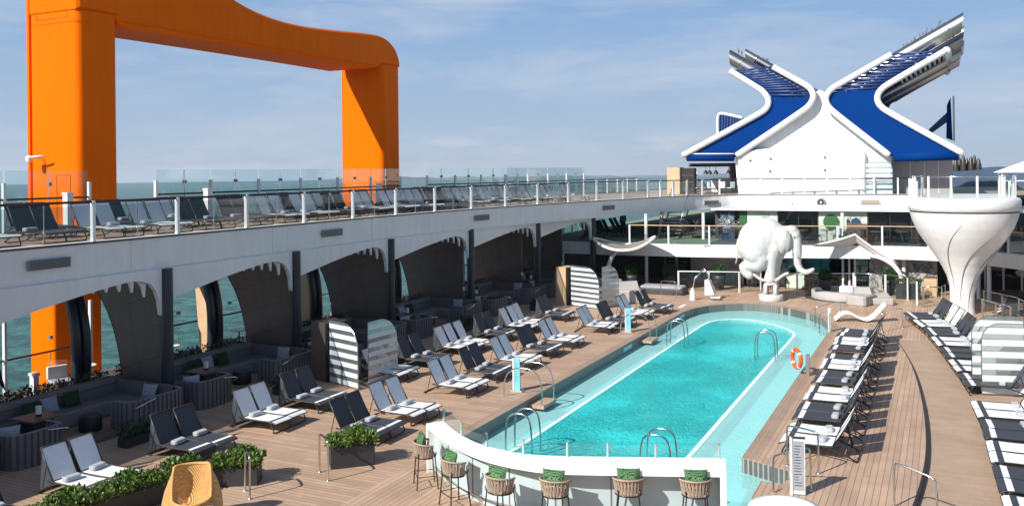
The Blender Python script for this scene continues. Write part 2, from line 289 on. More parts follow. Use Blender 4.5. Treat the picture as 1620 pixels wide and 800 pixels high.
# ------------------------------------------------------------------ mesh helpers
class MB:
    def __init__(s): s.v = []; s.f = []; s.sm = []
    def add(s, vs, fs, smooth=False):
        o = len(s.v); s.v += [tuple(v) for v in vs]; s.f += [tuple(i + o for i in f) for f in fs]; s.sm += [smooth] * len(fs); return s
    def box(s, a, b, rz=0, c=None):
        x0, y0, z0 = a; x1, y1, z1 = b
        vs = [Vector(p) for p in [(x0, y0, z0), (x1, y0, z0), (x1, y1, z0), (x0, y1, z0), (x0, y0, z1), (x1, y0, z1), (x1, y1, z1), (x0, y1, z1)]]
        if rz:
            c = Vector(c or ((x0 + x1) / 2, (y0 + y1) / 2, 0)); R = Matrix.Rotation(rz, 3, 'Z'); vs = [R @ (v - c) + c for v in vs]
        return s.add(vs, [(0, 3, 2, 1), (4, 5, 6, 7), (0, 1, 5, 4), (1, 2, 6, 5), (2, 3, 7, 6), (3, 0, 4, 7)])
    def rbox(s, a, b, r=.04):     # box with chamfered vertical and top edges
        x0, y0, z0 = a; x1, y1, z1 = b
        r = min(r, (x1 - x0) / 2.2, (y1 - y0) / 2.2)
        def ring(i, z): return [(x0 + i + r, y0 + i, z), (x1 - i - r, y0 + i, z), (x1 - i, y0 + i + r, z), (x1 - i, y1 - i - r, z), (x1 - i - r, y1 - i, z), (x0 + i + r, y1 - i, z), (x0 + i, y1 - i - r, z), (x0 + i, y0 + i + r, z)]
        k = min(r * .6, (z1 - z0) / 3)
        rings = [ring(k * .6, z0), ring(0, z0 + k), ring(0, z1 - k), ring(k, z1)]
        vs = sum(rings, []); fs = [tuple(range(7, -1, -1)), tuple(24 + i for i in range(8))]
        for q in range(3):
            for i in range(8): j = (i + 1) % 8; fs.append((q * 8 + i, q * 8 + j, q * 8 + 8 + j, q * 8 + 8 + i))
        return s.add(vs, fs, False)
    def tube(s, pts, r, n=8, closed=False, caps=True, flat=None):
        pts = [Vector(p) for p in pts]; k = len(pts); rs = r if isinstance(r, (list, tuple)) else [r] * k
        rings = []; prev = None
        for i, p in enumerate(pts):
            a = pts[i - 1] if (i or closed) else p; b = pts[(i + 1) % k] if (i < k - 1 or closed) else p
            d = (b - a).normalized()
            if prev is None:
                u = d.cross(Vector((0, 0, 1)))
                if u.length < .05: u = d.cross(Vector((0, 1, 0)))
            else: u = prev - d * prev.dot(d)
            u.normalize(); prev = u; w = d.cross(u)
            fx, fy = flat or (1, 1)
            rings.append([p + (u * math.cos(2 * PI * j / n) * fx + w * math.sin(2 * PI * j / n) * fy) * rs[i] for j in range(n)])
        vs = sum(rings, []); fs = []
        for i in range(k if closed else k - 1):
            for j in range(n):
                a = i * n + j; b = i * n + (j + 1) % n; c = ((i + 1) % k) * n
                fs.append((a, b, c + (j + 1) % n, c + j))
        if caps and not closed: fs += [tuple(range(n - 1, -1, -1)), tuple((k - 1) * n + j for j in range(n))]
        return s.add(vs, fs, n > 5)
    def lathe(s, prof, n=32, c=(0, 0, 0), smooth=True, capb=True, capt=True, centers=None):
        vs = []; fs = []
        for i, (r, z) in enumerate(prof):
            cx, cy = (centers[i] if centers else (c[0], c[1]))
            vs += [(cx + r * math.cos(2 * PI * j / n), cy + r * math.sin(2 * PI * j / n), c[2] + z) for j in range(n)]
        for i in range(len(prof) - 1):
            for j in range(n): q = (j + 1) % n; fs.append((i * n + j, i * n + q, (i + 1) * n + q, (i + 1) * n + j))
        s.add(vs, fs, smooth)
        if capb: s.add(vs[:n], [tuple(range(n - 1, -1, -1))])
        if capt: s.add(vs[-n:], [tuple(range(n))])
        return s
    def poly(s, pts, holes=(), z=None):
        loops = [[Vector((p[0], p[1], p[2] if len(p) > 2 else (z or 0))) for p in pts]] + [[Vector((p[0], p[1], p[2] if len(p) > 2 else (z or 0))) for p in h] for h in holes]
        tris = tessellate_polygon(loops); vs = sum(loops, [])
        fs = []
        for t in tris:
            a, b, c = [vs[i] for i in t]
            fs.append(t if (b - a).cross(c - a).z >= 0 else t[::-1])
        return s.add(vs, fs)
    def prism(s, pts, vec, smooth=False):      # planar outline (3D points), swept by vec
        pts = [Vector(p) for p in pts]; vec = Vector(vec); n = len(pts)
        tris = tessellate_polygon([pts]); nn = Vector((0, 0, 0))
        for i in range(n): nn += pts[i].cross(pts[(i + 1) % n])
        fl = nn.dot(vec) > 0
        fs = []
        for t in tris:
            a, b, c = [pts[i] for i in t]; same = (b - a).cross(c - a).dot(vec) > 0
            fs.append(t[::-1] if same else t); fs.append(tuple(i + n for i in (t if same else t[::-1])))
        for i in range(n):
            j = (i + 1) % n; q = (i, j, j + n, i + n); fs.append(q if fl else q[::-1])
        return s.add(pts + [p + vec for p in pts], fs, smooth)
    def sphere(s, c, r, n=16, m=10, sc=(1, 1, 1), R=None):
        vs = []; fs = []; c = Vector(c)
        for i in range(m + 1):
            for j in range(n):
                a = PI * i / m; b = 2 * PI * j / n
                v = Vector((math.sin(a) * math.cos(b) * r * sc[0], math.sin(a) * math.sin(b) * r * sc[1], -math.cos(a) * r * sc[2]))
                if R: v = R @ v
                vs.append(v + c)
        for i in range(m):
            for j in range(n): q = (j + 1) % n; fs.append((i * n + j, i * n + q, (i + 1) * n + q, (i + 1) * n + j))
        return s.add(vs, fs, True)
    def quad(s, a, b, c, d): return s.add([a, b, c, d], [(0, 1, 2, 3)])
    def leaves(s, pts, size, up=.3):
        for p in pts:
            p = Vector(p); d = Vector((random.gauss(0, 1), random.gauss(0, 1), random.gauss(up, 1))).normalized()
            u = d.cross(Vector((random.random(), random.random(), random.random()))).normalized(); l = size * random.uniform(.7, 1.4); w = l * .3
            s.add([p, p + d * l * .5 + u * w, p + d * l, p + d * l * .5 - u * w], [(0, 1, 2, 3)])
        return s
    def build(s, name, m, parent=None, loc=None):
        me = bpy.data.meshes.new(name); me.from_pydata(s.v, [], s.f); me.polygons.foreach_set('use_smooth', s.sm); me.update()
        me.materials.append(M[m] if isinstance(m, str) else m)
        o = bpy.data.objects.new(name, me); col.objects.link(o)
        if parent: o.parent = parent
        if loc: o.location = loc
        return o

def tag(o, label=None, cat=None, group=None, kind=None):
    if label: o['label'] = label
    if cat: o['category'] = cat
    if group: o['group'] = group
    if kind: o['kind'] = kind
    return o
def struct(o): o['kind'] = 'structure'; return o
def empty(name, loc, label, cat, group=None, rz=0, sc=None):
    o = bpy.data.objects.new(name, None); col.objects.link(o); o.location = loc; o.rotation_euler = (0, 0, rz); o.empty_display_size = .2
    if sc: o.scale = sc
    return tag(o, label, cat, group)
KIDS = {}
def kids(o):
    if o.name not in KIDS: KIDS[o.name] = [c for c in col.objects if c.parent == o]
    return KIDS[o.name]
def copy_tree(o, parent=None):
    c = o.copy(); col.objects.link(c)
    if parent: c.parent = parent
    ch = []
    for k in kids(o): ch.append(copy_tree(k, c))
    KIDS[c.name] = ch
    return c
def put(proto, loc, rz, label, used, sc=None, group=None, cat=None):
    if proto.name in used: o = copy_tree(proto)
    else: kids(proto); used.add(proto.name); o = proto
    o.location = loc; o.rotation_euler = (0, 0, rz); o.scale = sc or (1, 1, 1); o['label'] = label
    if group: o['group'] = group
    if cat: o['category'] = cat
    return o
USED = set()
def smooth_path(pts, closed=False, it=2):
    pts = [Vector(p) for p in pts]
    for _ in range(it):
        q = [] if closed else [pts[0]]
        n = len(pts)
        for i in range(n if closed else n - 1):
            a, b = pts[i], pts[(i + 1) % n]; q += [a * .75 + b * .25, a * .25 + b * .75]
        if not closed: q.append(pts[-1])
        pts = q
    return pts
ORD = ['first', 'second', 'third', 'fourth', 'fifth', 'sixth', 'seventh', 'eighth', 'ninth', 'tenth', 'eleventh', 'twelfth', 'thirteenth', 'fourteenth', 'fifteenth', 'sixteenth', 'seventeenth', 'eighteenth', 'nineteenth', 'twentieth', 'twenty-first', 'twenty-second', 'twenty-third', 'twenty-fourth', 'twenty-fifth', 'twenty-sixth', 'twenty-seventh', 'twenty-eighth', 'twenty-ninth', 'thirtieth'] + ['%dth' % i for i in range(31, 90)]
#==PART2==
# ================================================================== SETTING
# sea, tilted a little against the ship (the ship heels)
sea = MB(); n = 96; R_ = 5600
vs = [(0, 0, 0)] + [(R_ * math.cos(2 * PI * i / n), R_ * math.sin(2 * PI * i / n), 0) for i in range(n)]
sea.add(vs, [(0, i + 1, (i + 1) % n + 1) for i in range(n)])
sea_o = struct(sea.build('sea', 'sea', loc=(0, 0, -38)))
mb = MB()
for k in range(26):      # far low shore
    a0 = math.radians(94 + k * 1.3 + random.uniform(-.3, .3)); r = 5000
    c = Vector((r * math.cos(a0), r * math.sin(a0), -38)); h = random.uniform(9, 20) ; w = random.uniform(60, 160)
    t = Vector((-math.sin(a0), math.cos(a0), 0)); d = Vector((math.cos(a0), math.sin(a0), 0))
    mb.prism([c - t * w, c - t * w * .9 + Vector((0, 0, h * .6)), c - t * w * .4 + Vector((0, 0, h)), c + t * w * .5 + Vector((0, 0, h * .85)), c + t * w + Vector((0, 0, h * .4)), c + t * w], d * 60)
struct(mb.build('distant_shore', 'dockgrey'))

# step between the raised pool deck and the outer deck
STEP = smooth_path([(-1.72, 39.6, 0), (-1.54, 38.26, 0), (-1.09, 35.28, 0), (-.78, 32.2, 0), (-.5, 28.1, 0), (-.4, 24.9, 0), (-.42, 22.8, 0), (-.56, 20.5, 0), (-.8, 18, 0), (-1.3, 14.5, 0), (-2.2, 10, 0), (-3.4, 5, 0)], it=2)
POOL = [(-11.45, 20.3), (-10.95, 18.9), (-10.5, 18.42), (-9.6, 17.67), (-8.75, 17.17), (-7.86, 17.05), (-6.97, 17.27), (-4.0, 18.37), (-4.0, 16.2), (-3.2, 16.2), (-3.2, 21.35), (-4.42, 21.9),
        (-4.42, 40.6), (-4.55, 41.9), (-5.1, 43.85), (-5.8, 45), (-6.6, 45.85), (-7.5, 46.6), (-8.5, 46.95), (-9.3, 46.85), (-10.1, 46.35), (-10.8, 45.5), (-11.25, 44.4), (-11.45, 43)]
DEEP = [(-10.15, 18.32), (-9.6, 17.87), (-8.75, 17.37), (-7.86, 17.25), (-6.97, 17.47), (-5.95, 17.86), (-5.95, 40.6), (-6.08, 41.4), (-6.55, 42.3), (-7.2, 43.1), (-8, 43.8), (-8.7, 44.05), (-9.3, 43.9), (-9.8, 43.4), (-10.07, 42.6), (-10.15, 41.5)]
mb = MB(); deckp = [(-27.2, -8), (-4, -8), (-3.6, 3)] + [(p.x, p.y) for p in reversed(STEP)] + [(0.6, 39.6), (6, 39.6), (12, 39.6), (12, 95), (-27.2, 95)]
mb.poly(deckp, [POOL], z=0); struct(mb.build('pool_deck', 'plank'))
mb = MB()
def bz(y): t = min(1, max(0, (y - 31) / 8.2)); return -.12 * (1 - t * t * (3 - 2 * t)) - .004
sp = list(STEP)
for i in range(len(sp) - 1):
    a, b = sp[i], sp[i + 1]
    mb.quad((b.x, b.y, bz(b.y)), (13, b.y, bz(b.y)), (13, a.y, bz(a.y)), (a.x, a.y, bz(a.y)))
mb.quad((-3.6, -8, bz(0)), (13, -8, bz(0)), (13, 5, bz(0)), (-3.6, 5, bz(0)))
struct(mb.build('outer_deck', 'plank2'))
mb = MB()
for i in range(len(sp) - 1):
    a, b = sp[i], sp[i + 1]; w = .045
    mb.quad((a.x, a.y, .004), (a.x, a.y, bz(a.y)), (b.x, b.y, bz(b.y)), (b.x, b.y, .004))
    k = .035 * min(1, max(.08, (40 - a.y) / 12)); k2 = .035 * min(1, max(.08, (40 - b.y) / 12))
    mb.quad((a.x - .02, a.y, .005), (b.x - .02, b.y, .005), (b.x + k2, b.y, .005), (a.x + k, a.y, .005))
    mb.quad((a.x + k, a.y, .005), (b.x + k2, b.y, .005), (b.x + k2, b.y, bz(b.y)), (a.x + k, a.y, bz(a.y)))
tag(mb.build('deck_step_edge', 'black'), 'black curved nosing strip along the edge of the raised pool deck', 'deck edge')
mb = MB(); mb.box((-27.15, -6, -.02), (-23.6, 47, .012)); struct(mb.build('outer_walkway', 'darkwood'))
# hull below the decks
mb = MB(); hp = [(-27.25, -60), (12.1, -60), (12.1, 140), (-27.25, 140)]
for i in range(4):
    a, b = hp[i], hp[(i + 1) % 4]; mb.quad((*a, -.4), (*b, -.4), (*b, -48), (*a, -48))
struct(mb.build('ship_hull', 'white'))

# pool
def offs(pts, d):
    r = []; n = len(pts)
    for i in range(n):
        a, b, c = Vector(pts[i - 1]), Vector(pts[i]), Vector(pts[(i + 1) % n])
        u = (b - a).normalized(); v = (c - b).normalized(); m_ = (u + v); 
        m_ = m_.normalized() if m_.length > 1e-4 else u
        nn = Vector((m_.y, -m_.x)); k = d / max(.4, nn.dot(Vector((u.y, -u.x)))); r.append(tuple(b + nn * k))
    return r
WL = -.36
pr = empty('swimming_pool', (0, 0, 0), 'long turquoise swimming pool with pale shallow shelves and white inner ledge', 'pool')
mb = MB(); n = len(POOL)
for i in range(n):
    a, b = POOL[i], POOL[(i + 1) % n]; mb.quad((*a, .0), (*a, -.9), (*b, -.9), (*b, .0))
mb.build('tiled_wall', 'smalltile', pr)
mb = MB()
for i in range(n):      # coping boards
    pass
cop_out = offs(POOL, .32)
ci = [i for i in range(n) if 10 <= i <= 23]
for i in list(range(11, 23)) + [23]:
    j = (i + 1) % n; a, b, c, d = POOL[i], POOL[j], cop_out[j], cop_out[i]
    if i == 11: d = (POOL[11][0] + .32, POOL[11][1])
    pts = [(*d, .004), (*c, .004), (*b, .004), (*a, .004)]
    mb.add(pts, [(0, 1, 2, 3)])
mb.build('coping', 'edge', pr)
mb = MB(); mb.poly(POOL, [DEEP], z=-.72); mb.build('shallow_floor', 'shelf', pr)
mb = MB(); mb.poly(DEEP, z=-1.35)
for i in range(len(DEEP)):
    a, b = DEEP[i], DEEP[(i + 1) % len(DEEP)]; mb.quad((*a, -.4), (*b, -.4), (*b, -1.35), (*a, -1.35))
mb.build('deep_floor', 'ripplefloor', pr)
lo = offs(DEEP, .13)
mb = MB(); nd = len(DEEP)
for i in range(5, nd):
    j = (i + 1) % nd; a, b, c, d = DEEP[i], DEEP[j], lo[j], lo[i]
    z = WL + .012; mb.add([(*d, z), (*c, z), (*b, z), (*a, z)], [(0, 1, 2, 3)])
    mb.quad((*a, z), (*b, z), (*b, -.7), (*a, -.7)); mb.quad((*c, z), (*d, z), (*d, -.72), (*c, -.72))
mb.build('ledge', 'ledge', pr)
mb = MB(); mb.poly(POOL, [DEEP], z=WL); struct(mb.build('shallow_water', 'watersh'))
mb = MB(); mb.poly(DEEP, z=WL + .001); struct(mb.build('deep_water', 'water'))
for k, (px, py, l) in enumerate([(957, 547, .9), (1093, 501, .9)]):     # pale depth plates on the pool wall
    p = P(px, py, -.17); mb = MB(); mb.box((-11.445, p.y - .55, -.26), (-11.43, p.y + .55, -.08)); b = mb.build('depth_sign', 'signblue', pr)
    mb = MB()
    for q in range(7): mb.box((-11.428, p.y - .42 + q * .12, -.21), (-11.424, p.y - .35 + q * .12, -.13))
    mb.build('lettering', 'white2', b)
for k, (px, py) in enumerate([(782, 598), (957, 520), (1080, 484)]):
    p = P(px, py); mb = MB(); mb.box((p.x - .12, p.y - .55, .004), (p.x + .08, p.y + .55, .01)); tag(mb.build('deck_plate', 'canvas'), ['pale plate set in the deck beside the pool, nearest of three', 'pale plate set in the deck beside the pool, middle of three', 'pale plate set in the deck beside the pool, farthest of three'][k], 'deck plate', 'pale plates along the pool edge')

# ------------------------------------------------------------------ port gallery: upper deck, fascia, arches, columns
RIMR = [(-20.9, -6), (-20.9, 31), (-20.75, 35), (-20.3, 39.5), (-19.7, 43.5), (-18.8, 48), (-17.7, 53), (-16.6, 57.6), (-15.2, 61), (-13.2, 63.2), (-11, 63.95), (-6, 64.05), (4.0, 64.1)]
RIM = [RIMR[0], RIMR[1]] + [(p.x, p.y) for p in smooth_path([(x, y, 0) for x, y in RIMR[1:-1]], it=2)][1:] + [RIMR[-1]]
OUT = [(-26.9, -6), (-26.9, 42), (-26.0, 50), (-25, 60), (-24, 70), (-22, 95)]
mb = MB(); up = [(*p, 0) for p in RIM] + [(9, 64.1, 0), (9, 95, 0)] + [(*p, 0) for p in reversed(OUT)]
up = [(p[0], p[1], UP - .02) for p in up]
mb.poly([(p[0], p[1]) for p in up], z=UP - .02); struct(mb.build('upper_deck', 'upplank'))
mb = MB(); mb.poly([(p[0], p[1]) for p in up], z=4.3)
for i in range(len(OUT) - 1):
    a, b = OUT[i], OUT[i + 1]; mb.quad((*b, 4.3), (*a, 4.3), (*a, UP + .05), (*b, UP + .05))
struct(mb.build('ceiling', 'ceil'))
gal = empty('deck_gallery', (-20.9, 30, 0), 'long white gallery with arched openings and dark columns under the upper deck', 'gallery')
def G(mbx, name, m, parent=gal):
    o = mbx.build(name, m, parent)
    if parent is gal: o.location = (20.9, -30, 0)
    return o
def strip(path, z0, z1, th):      # wall along a path, offset outward (port side)
    m = MB(); n = len(path); q = []
    for i in range(n):
        a = Vector(path[max(0, i - 1)]); b = Vector(path[min(n - 1, i + 1)]); d = (b - a).normalized(); nn = Vector((-d.y, d.x)); q.append(Vector(path[i]) + nn * th)
    for i in range(n - 1):
        a, b, c, d = path[i], path[i + 1], q[i + 1], q[i]
        m.quad((*b, z0), (*a, z0), (*a, z1), (*b, z1)); m.quad((*a, z1), (*d, z1), (*c, z1), (*b, z1)); m.quad((*a, z0), (*b, z0), (*c, z0), (*d, z0)); m.quad((*d, z0), (*c, z0), (*c, z1), (*d, z1))
    return m
G(strip(RIM, 4.20, UP + .04, .3), 'fascia', 'white')
inner = []
for i in range(len(RIM)):
    a = Vector(RIM[max(0, i - 1)]); b = Vector(RIM[min(len(RIM) - 1, i + 1)]); d = (b - a).normalized(); inner.append(tuple(Vector(RIM[i]) + Vector((-d.y, d.x)) * -.035))
G(strip(inner, UP - .02, UP + .025, .06), 'edge_trim', 'frame')
G(strip(inner, 4.15, 4.21, .2), 'lower_trim', 'white2')
for y in (12.4, 18.4, 24.4, 30.4): G(MB().box((-20.897, y, 4.25), (-20.893, y + .014, UP)), 'plate_seam', 'beige')
YC_ = [13.7, 19.6, 25.5, 31.6, 38.1, 44.8, 50.6]; XC_ = [-20.8, -20.8, -20.8, -20.8, -20.5, -19.95, -18.9]
for i in range(7):
    x, y = XC_[i], YC_[i]
    mb = MB(); mb.lathe([(.18, 0), (.18, 4.19)], 20, (x, y, 0)); G(mb, 'column', 'column')
for i in range(6):
    y0, y1 = YC_[i] + .17, YC_[i + 1] - .17; xa, xb = XC_[i], XC_[i + 1]; w = y1 - y0
    def pt(t, z): return (xa + (xb - xa) * t, y0 + w * t, z)
    o_ = [pt(0, 4.2), pt(0, 3.27), pt(.15, 3.42), pt(.35, 3.62), pt(.55, 3.79), pt(.72, 3.91), pt(.8, 3.94), pt(.87, 3.9), pt(.925, 3.78), pt(.96, 3.55), pt(.98, 3.25), pt(.99, 2.85), pt(1, 2.8), pt(1, 4.2)]
    mb = MB(); mb.prism(o_, (-.14, 0, 0)); arch = G(mb, 'arch', 'white')
    ae = [((p[1] - y0) / w, p[2]) for p in o_[1:13]]
    def edge_z(t):
        for a_, b_ in zip(ae[:-1], ae[1:]):
            if a_[0] <= t <= b_[0] + 1e-9: return a_[1] + (b_[1] - a_[1]) * (t - a_[0]) / (b_[0] - a_[0])
        return 3.9
    for k in range(5):
        t = .60 + k * .078; x, y, _ = pt(t, 0); hh = .14 + .07 * k; e = max(edge_z(t), 3.85 if k > 4 else 0) + .06; dy = .36
        prof2 = [Vector(q_) for q_ in [(x - .18, y - dy, e + .22), (x - .18, y - dy * .6, e + .0), (x - .18, y - dy * .25, e - hh * .42), (x - .18, y - .01, e - hh * 1.1), (x - .18, y + .015, e - hh * 1.1), (x - .18, y + .05, e - hh * .4), (x - .18, y + .06, e + .22)]]
        mb = MB(); mb.prism([(p.x, p.y, p.z) for p in prof2], (-.07, 0, 0)); G(mb, 'fin', 'white2', arch).location = (0, 0, 0)
# lens-shaped louvre plates on the fascia
for k, (px, py, w) in enumerate([(77, 420, .62), (525, 370, .62), (762, 347, .62), (963, 330, .62), (1125, 322, .62), (1377, 322, .62)]):
    best = None
    for i in range(len(inner) - 1):
        a, b = Vector(inner[i]), Vector(inner[i + 1])
        r_ = ray(px, py); den = r_.x * (b.y - a.y) - r_.y * (b.x - a.x)
        if abs(den) < 1e-6: continue
        t = (a.x * (b.y - a.y) - a.y * (b.x - a.x)) / den; p = Vector((r_.x, r_.y)) * t
        s_ = (p - a).dot(b - a) / (b - a).length_squared
        if t > 0 and -.01 <= s_ <= 1.01: best = (p, (b - a).normalized(), EYE + r_.z * t)
    p, d, z = best; z = 4.70 if k < 4 else 4.66; nn = Vector((d.y, -d.x)); h = .13
    mb = MB(); q = [p + nn * .02 + d * s1 * w for s1 in (-1, 1)]
    mb.prism([(*q[0], z - h), (*q[1], z - h), (*q[1], z + h), (*q[0], z + h)], (nn.x * .03, nn.y * .03, 0)); v = G(mb, 'vent', 'grille' if k < 4 else 'beige')
    mb = MB()
    for s1 in range(6): zz = z - .11 + s1 * .04; qq = [p + nn * .052 + d * s2 * (w - .05) for s2 in (-1, 1)]; mb.prism([(*qq[0], zz), (*qq[1], zz), (*qq[1], zz + .015), (*qq[0], zz + .015)], (nn.x * .008, nn.y * .008, 0))
    o = G(mb, 'slats', 'frame', v); o.location = (0, 0, 0)
for k, px in enumerate([1197, 1299]):
    p = PY(px, 320, 63.95); mb = MB(); mb.tube([(p.x + .24 * math.cos(a * PI / 12), 63.93, p.z + .24 * math.sin(a * PI / 12)) for a in range(24)], .06, 8, closed=True); v = G(mb, 'floodlight', 'grille')
    mb = MB(); mb.lathe([(.2, 0), (.2, .05)], 20); o = mb.build('lens', 'black', v); o.rotation_euler = (PI / 2, 0, 0); o.location = (p.x, 63.95, p.z)
    mb = MB(); mb.sphere((p.x, 63.88, p.z), .08, 10, 8); mb.build('bulb', 'white2', v)
p = PY(1247, 320, 63.9); mb = MB(); mb.tube([(p.x + .2 * math.cos(a * PI / 8), 63.9, p.z + .2 * math.sin(a * PI / 8)) for a in range(-8, 6)], .06, 8); G(mb, 'lamp_bracket', 'white2')

# handrail with posts and glass along a path
def railing(name, pts, label, z0, h=1.1, post='flat', step=3.0, glassm='glassr', rail='handrail', railr=.035, postm='white', mids=True, group=None, top_glass=0, pw=.055, gz=0):
    root = empty(name, (pts[0][0], pts[0][1], z0), label, 'railing', group)
    off = Vector((-pts[0][0], -pts[0][1], -z0))
    def B(m_, n_, mm, par=root):
        o = m_.build(n_, mm, par)
        if par is root: o.location = off
        return o
    seg = []; acc = 0
    P3 = [Vector((x, y, 0)) for x, y in pts]; ls = [0]
    for i in range(len(P3) - 1): ls.append(ls[-1] + (P3[i + 1] - P3[i]).length)
    tot = ls[-1]; k = max(1, round(tot / step))
    def at(s_):
        for i in range(len(P3) - 1):
            if s_ <= ls[i + 1] + 1e-6: t = (s_ - ls[i]) / (ls[i + 1] - ls[i]); return P3[i].lerp(P3[i + 1], t)
        return P3[-1]
    if rail: B(MB().tube([(p.x, p.y, z0 + h) for p in P3], railr, 8), 'handrail', rail)
    for q in range(k + 1):
        p = at(tot * q / k); p2 = at(min(tot, tot * q / k + .1)); d = (p2 - p); 
        if d.length < .01: d = p - at(tot * q / k - .1)
        rz = math.atan2(d.y, d.x)
        mb = MB(); hh = h + .03 if post != 'tall' else h
        mb.box((p.x - .045, p.y - pw, z0), (p.x + .045, p.y + pw, z0 + (hh if top_glass == 0 else top_glass)), rz); B(mb, 'post', postm)
    gs = k * (2 if mids else 1); gt = (h - .1 if not top_glass else gz)
    for q in range(gs):
        a = at(tot * q / gs); b = at(tot * (q + 1) / gs); d = (b - a).normalized() * .05; a = a + d; b = b - d
        mb = MB(); t = Vector((-d.y, d.x, 0)).normalized() * .006
        mb.prism([(*(a - t).xy, z0 + .08), (*(b - t).xy, z0 + .08), (*(b - t).xy, z0 + gt), (*(a - t).xy, z0 + gt)], t * 2); B(mb, 'glass_panel', glassm)
        if mids and q % 2 == 1:
            mb = MB(); mb.box((a.x - .05 - .012, a.y - .012, z0), (a.x - .05 + .012, a.y + .012, z0 + (gt if top_glass else h - .05))); B(mb, 'baluster', 'steel')
            if top_glass: mb = MB(); mb.box((a.x - .1, a.y - .05, z0 + 1.5), (a.x + .03, a.y + .05, z0 + 1.62)); B(mb, 'clamp', 'grille')
    return root
rin = [tuple(p) for p in inner]
def clip_y(path, y0, y1): 
    r = [p for p in path if y0 <= p[1] <= y1]; return r
ra = [(-20.93, 8.2)] + [p for p in RIM if 9 < p[1] < 56]
railing('railing', [(p[0] - .06, p[1]) for p in ra], 'long glass railing with white posts and dark handrail along the edge of the upper deck', UP + .02, step=3.0)
rb = [p for p in RIM if p[1] > 56 and p[0] < -11]
rb = [ra[-1]] + rb + [(-4.6, 64.08), (-1.1, 64.1)]
railing('railing', [(p[0] - .05, p[1] + .06) for p in rb], 'glass railing with closely spaced white posts in front of the funnel house', UP + .02, step=1.5, mids=False, glassm='glass', h=1.06)
for a, b, w, lab in [((-26.5, 6), (-26.5, 21.6), 0, 'clear outer windscreen to the left of the orange frame'), ((-26.5, 24.5), (-26.5, 41.3), 0, 'tall aqua glass windscreen seen through the orange frame'), None or ((-26.5, 44.1), (-25.4, 52), 0, 'tall aqua glass windscreen to the right of the orange frame'), ((-25.4, 52.2), (-24.2, 63), 0, 'farthest stretch of tall aqua glass windscreen on the upper deck')]:
    o = railing('windscreen', [a, b], lab, UP, h=1.1, step=3.0, glassm='glassw', top_glass=1.62, gz=2.02)
    o['category'] = 'windscreen'
railing('railing', [(-24.2, 63.2), (-23.6, 74)], 'plain glass railing at the far port side beyond the windscreen', UP, step=2, mids=False, glassm='glass')

# ------------------------------------------------------------------ orange frame outside the port side
fr = empty('gantry_frame', (-29.3, 33, 0), 'huge glossy orange square frame standing outside the ship beside the upper deck', 'gantry')
def rprof(y0, y1, z0, z1): pass
def orange_leg(x0, x1, y0, y1, z0, z1, r=.32):
    m = MB(); ring = []
    for (cx, cy, a0) in ((x1 - r, y0 + r, -90), (x1 - r, y1 - r, 0), (x0 + r, y1 - r, 90), (x0 + r, y0 + r, 180)):
        for k in range(7): a = math.radians(a0 + 15 * k); ring.append((cx + r * math.cos(a), cy + r * math.sin(a)))
    n = len(ring); m.add([(*p, z0) for p in ring] + [(*p, z1) for p in ring], [(i, (i + 1) % n, (i + 1) % n + n, i + n) for i in range(n)], True)
    m.add([(*p, z1) for p in ring], [tuple(range(n))]); return m
ol = Vector((29.3, -33, 0))
l1 = orange_leg(-30.7, -28.0, 22.45, 24.2, 4.6, 12.97).build('leg', 'orange', fr); l1.location = ol
l2 = orange_leg(-30.7, -28.0, 41.9, 43.75, -20, 12.97).build('leg', 'orange', fr); l2.location = ol
q0 = PX(87, 560, -28).y; q1 = PX(163, 560, -28).y; qx = PY(47, 560, q0).x
orange_leg(qx, -28.0, q0, q1, -20, 4.6, .12).build('base_leg', 'orange', fr).location = ol
MB().box((qx - .1, q0 + .4, -20), (qx + .1, q0 + .9, 4.6)).build('guide_rail', 'orange', fr).location = ol
MB().box((-28.05, (q0 + q1) / 2 + .3, -20), (-27.96, (q0 + q1) / 2 + .5, 4.6)).build('rib', 'orange', fr).location = ol
# recessed rail column behind the left leg and joint bands
m_ = MB(); m_.box((-30.98, 22.7, 4.6), (-30.6, 23.6, 15)); m_.box((-31.05, 22.62, 4.6), (-30.92, 22.8, 15)); m_.build('guide_rail', 'orange', fr).location = ol
m_ = MB(); m_.box((-30.9, 42.1, -20), (-30.6, 42.9, 13)); m_.build('guide_rail', 'orange', fr).location = ol
for (y0, y1, z) in ((22.45, 24.2, 12.55), (41.9, 43.75, 12.35)):
    m_ = orange_leg(-30.715, -27.985, y0 - .015, y1 + .015, z, z + .05); m_.build('joint_band', 'orange', fr).location = ol
# crossbeam, profile in the (y, z) plane
bot = [(22.42, 12.98), (24.1, 12.98)] + [(24.25, 12.68), (24.6, 12.58), (26, 12.6), (30, 12.62), (36, 12.62), (40.6, 12.6), (41.5, 12.75), (41.88, 12.98), (43.78, 12.98)]
top = [(43.75, 13.3), (43.45, 13.9), (42.8, 14.35), (41.8, 14.55), (40.4, 14.5), (38.0, 14.3), (35.2, 14.12), (33.2, 14.15), (31.5, 14.35), (30, 14.75), (28.5, 15.35), (27, 16.1), (25.5, 16.9), (24.2, 17.3), (23.2, 17.3), (22.42, 16.9)]
pr_ = [(y, z) for y, z in bot] + [(p.x, p.y) for p in smooth_path([(y, z, 0) for y, z in top], it=2)]
m_ = MB(); nn_ = len(pr_)
xs = [(-30.7, .10), (-30.6, .0), (-28.1, 0), (-28.0, .10)]
cy_ = 33; 
def inset(d):
    q = offs(pr_, -d); return q
rings = [inset(d) for _, d in xs]
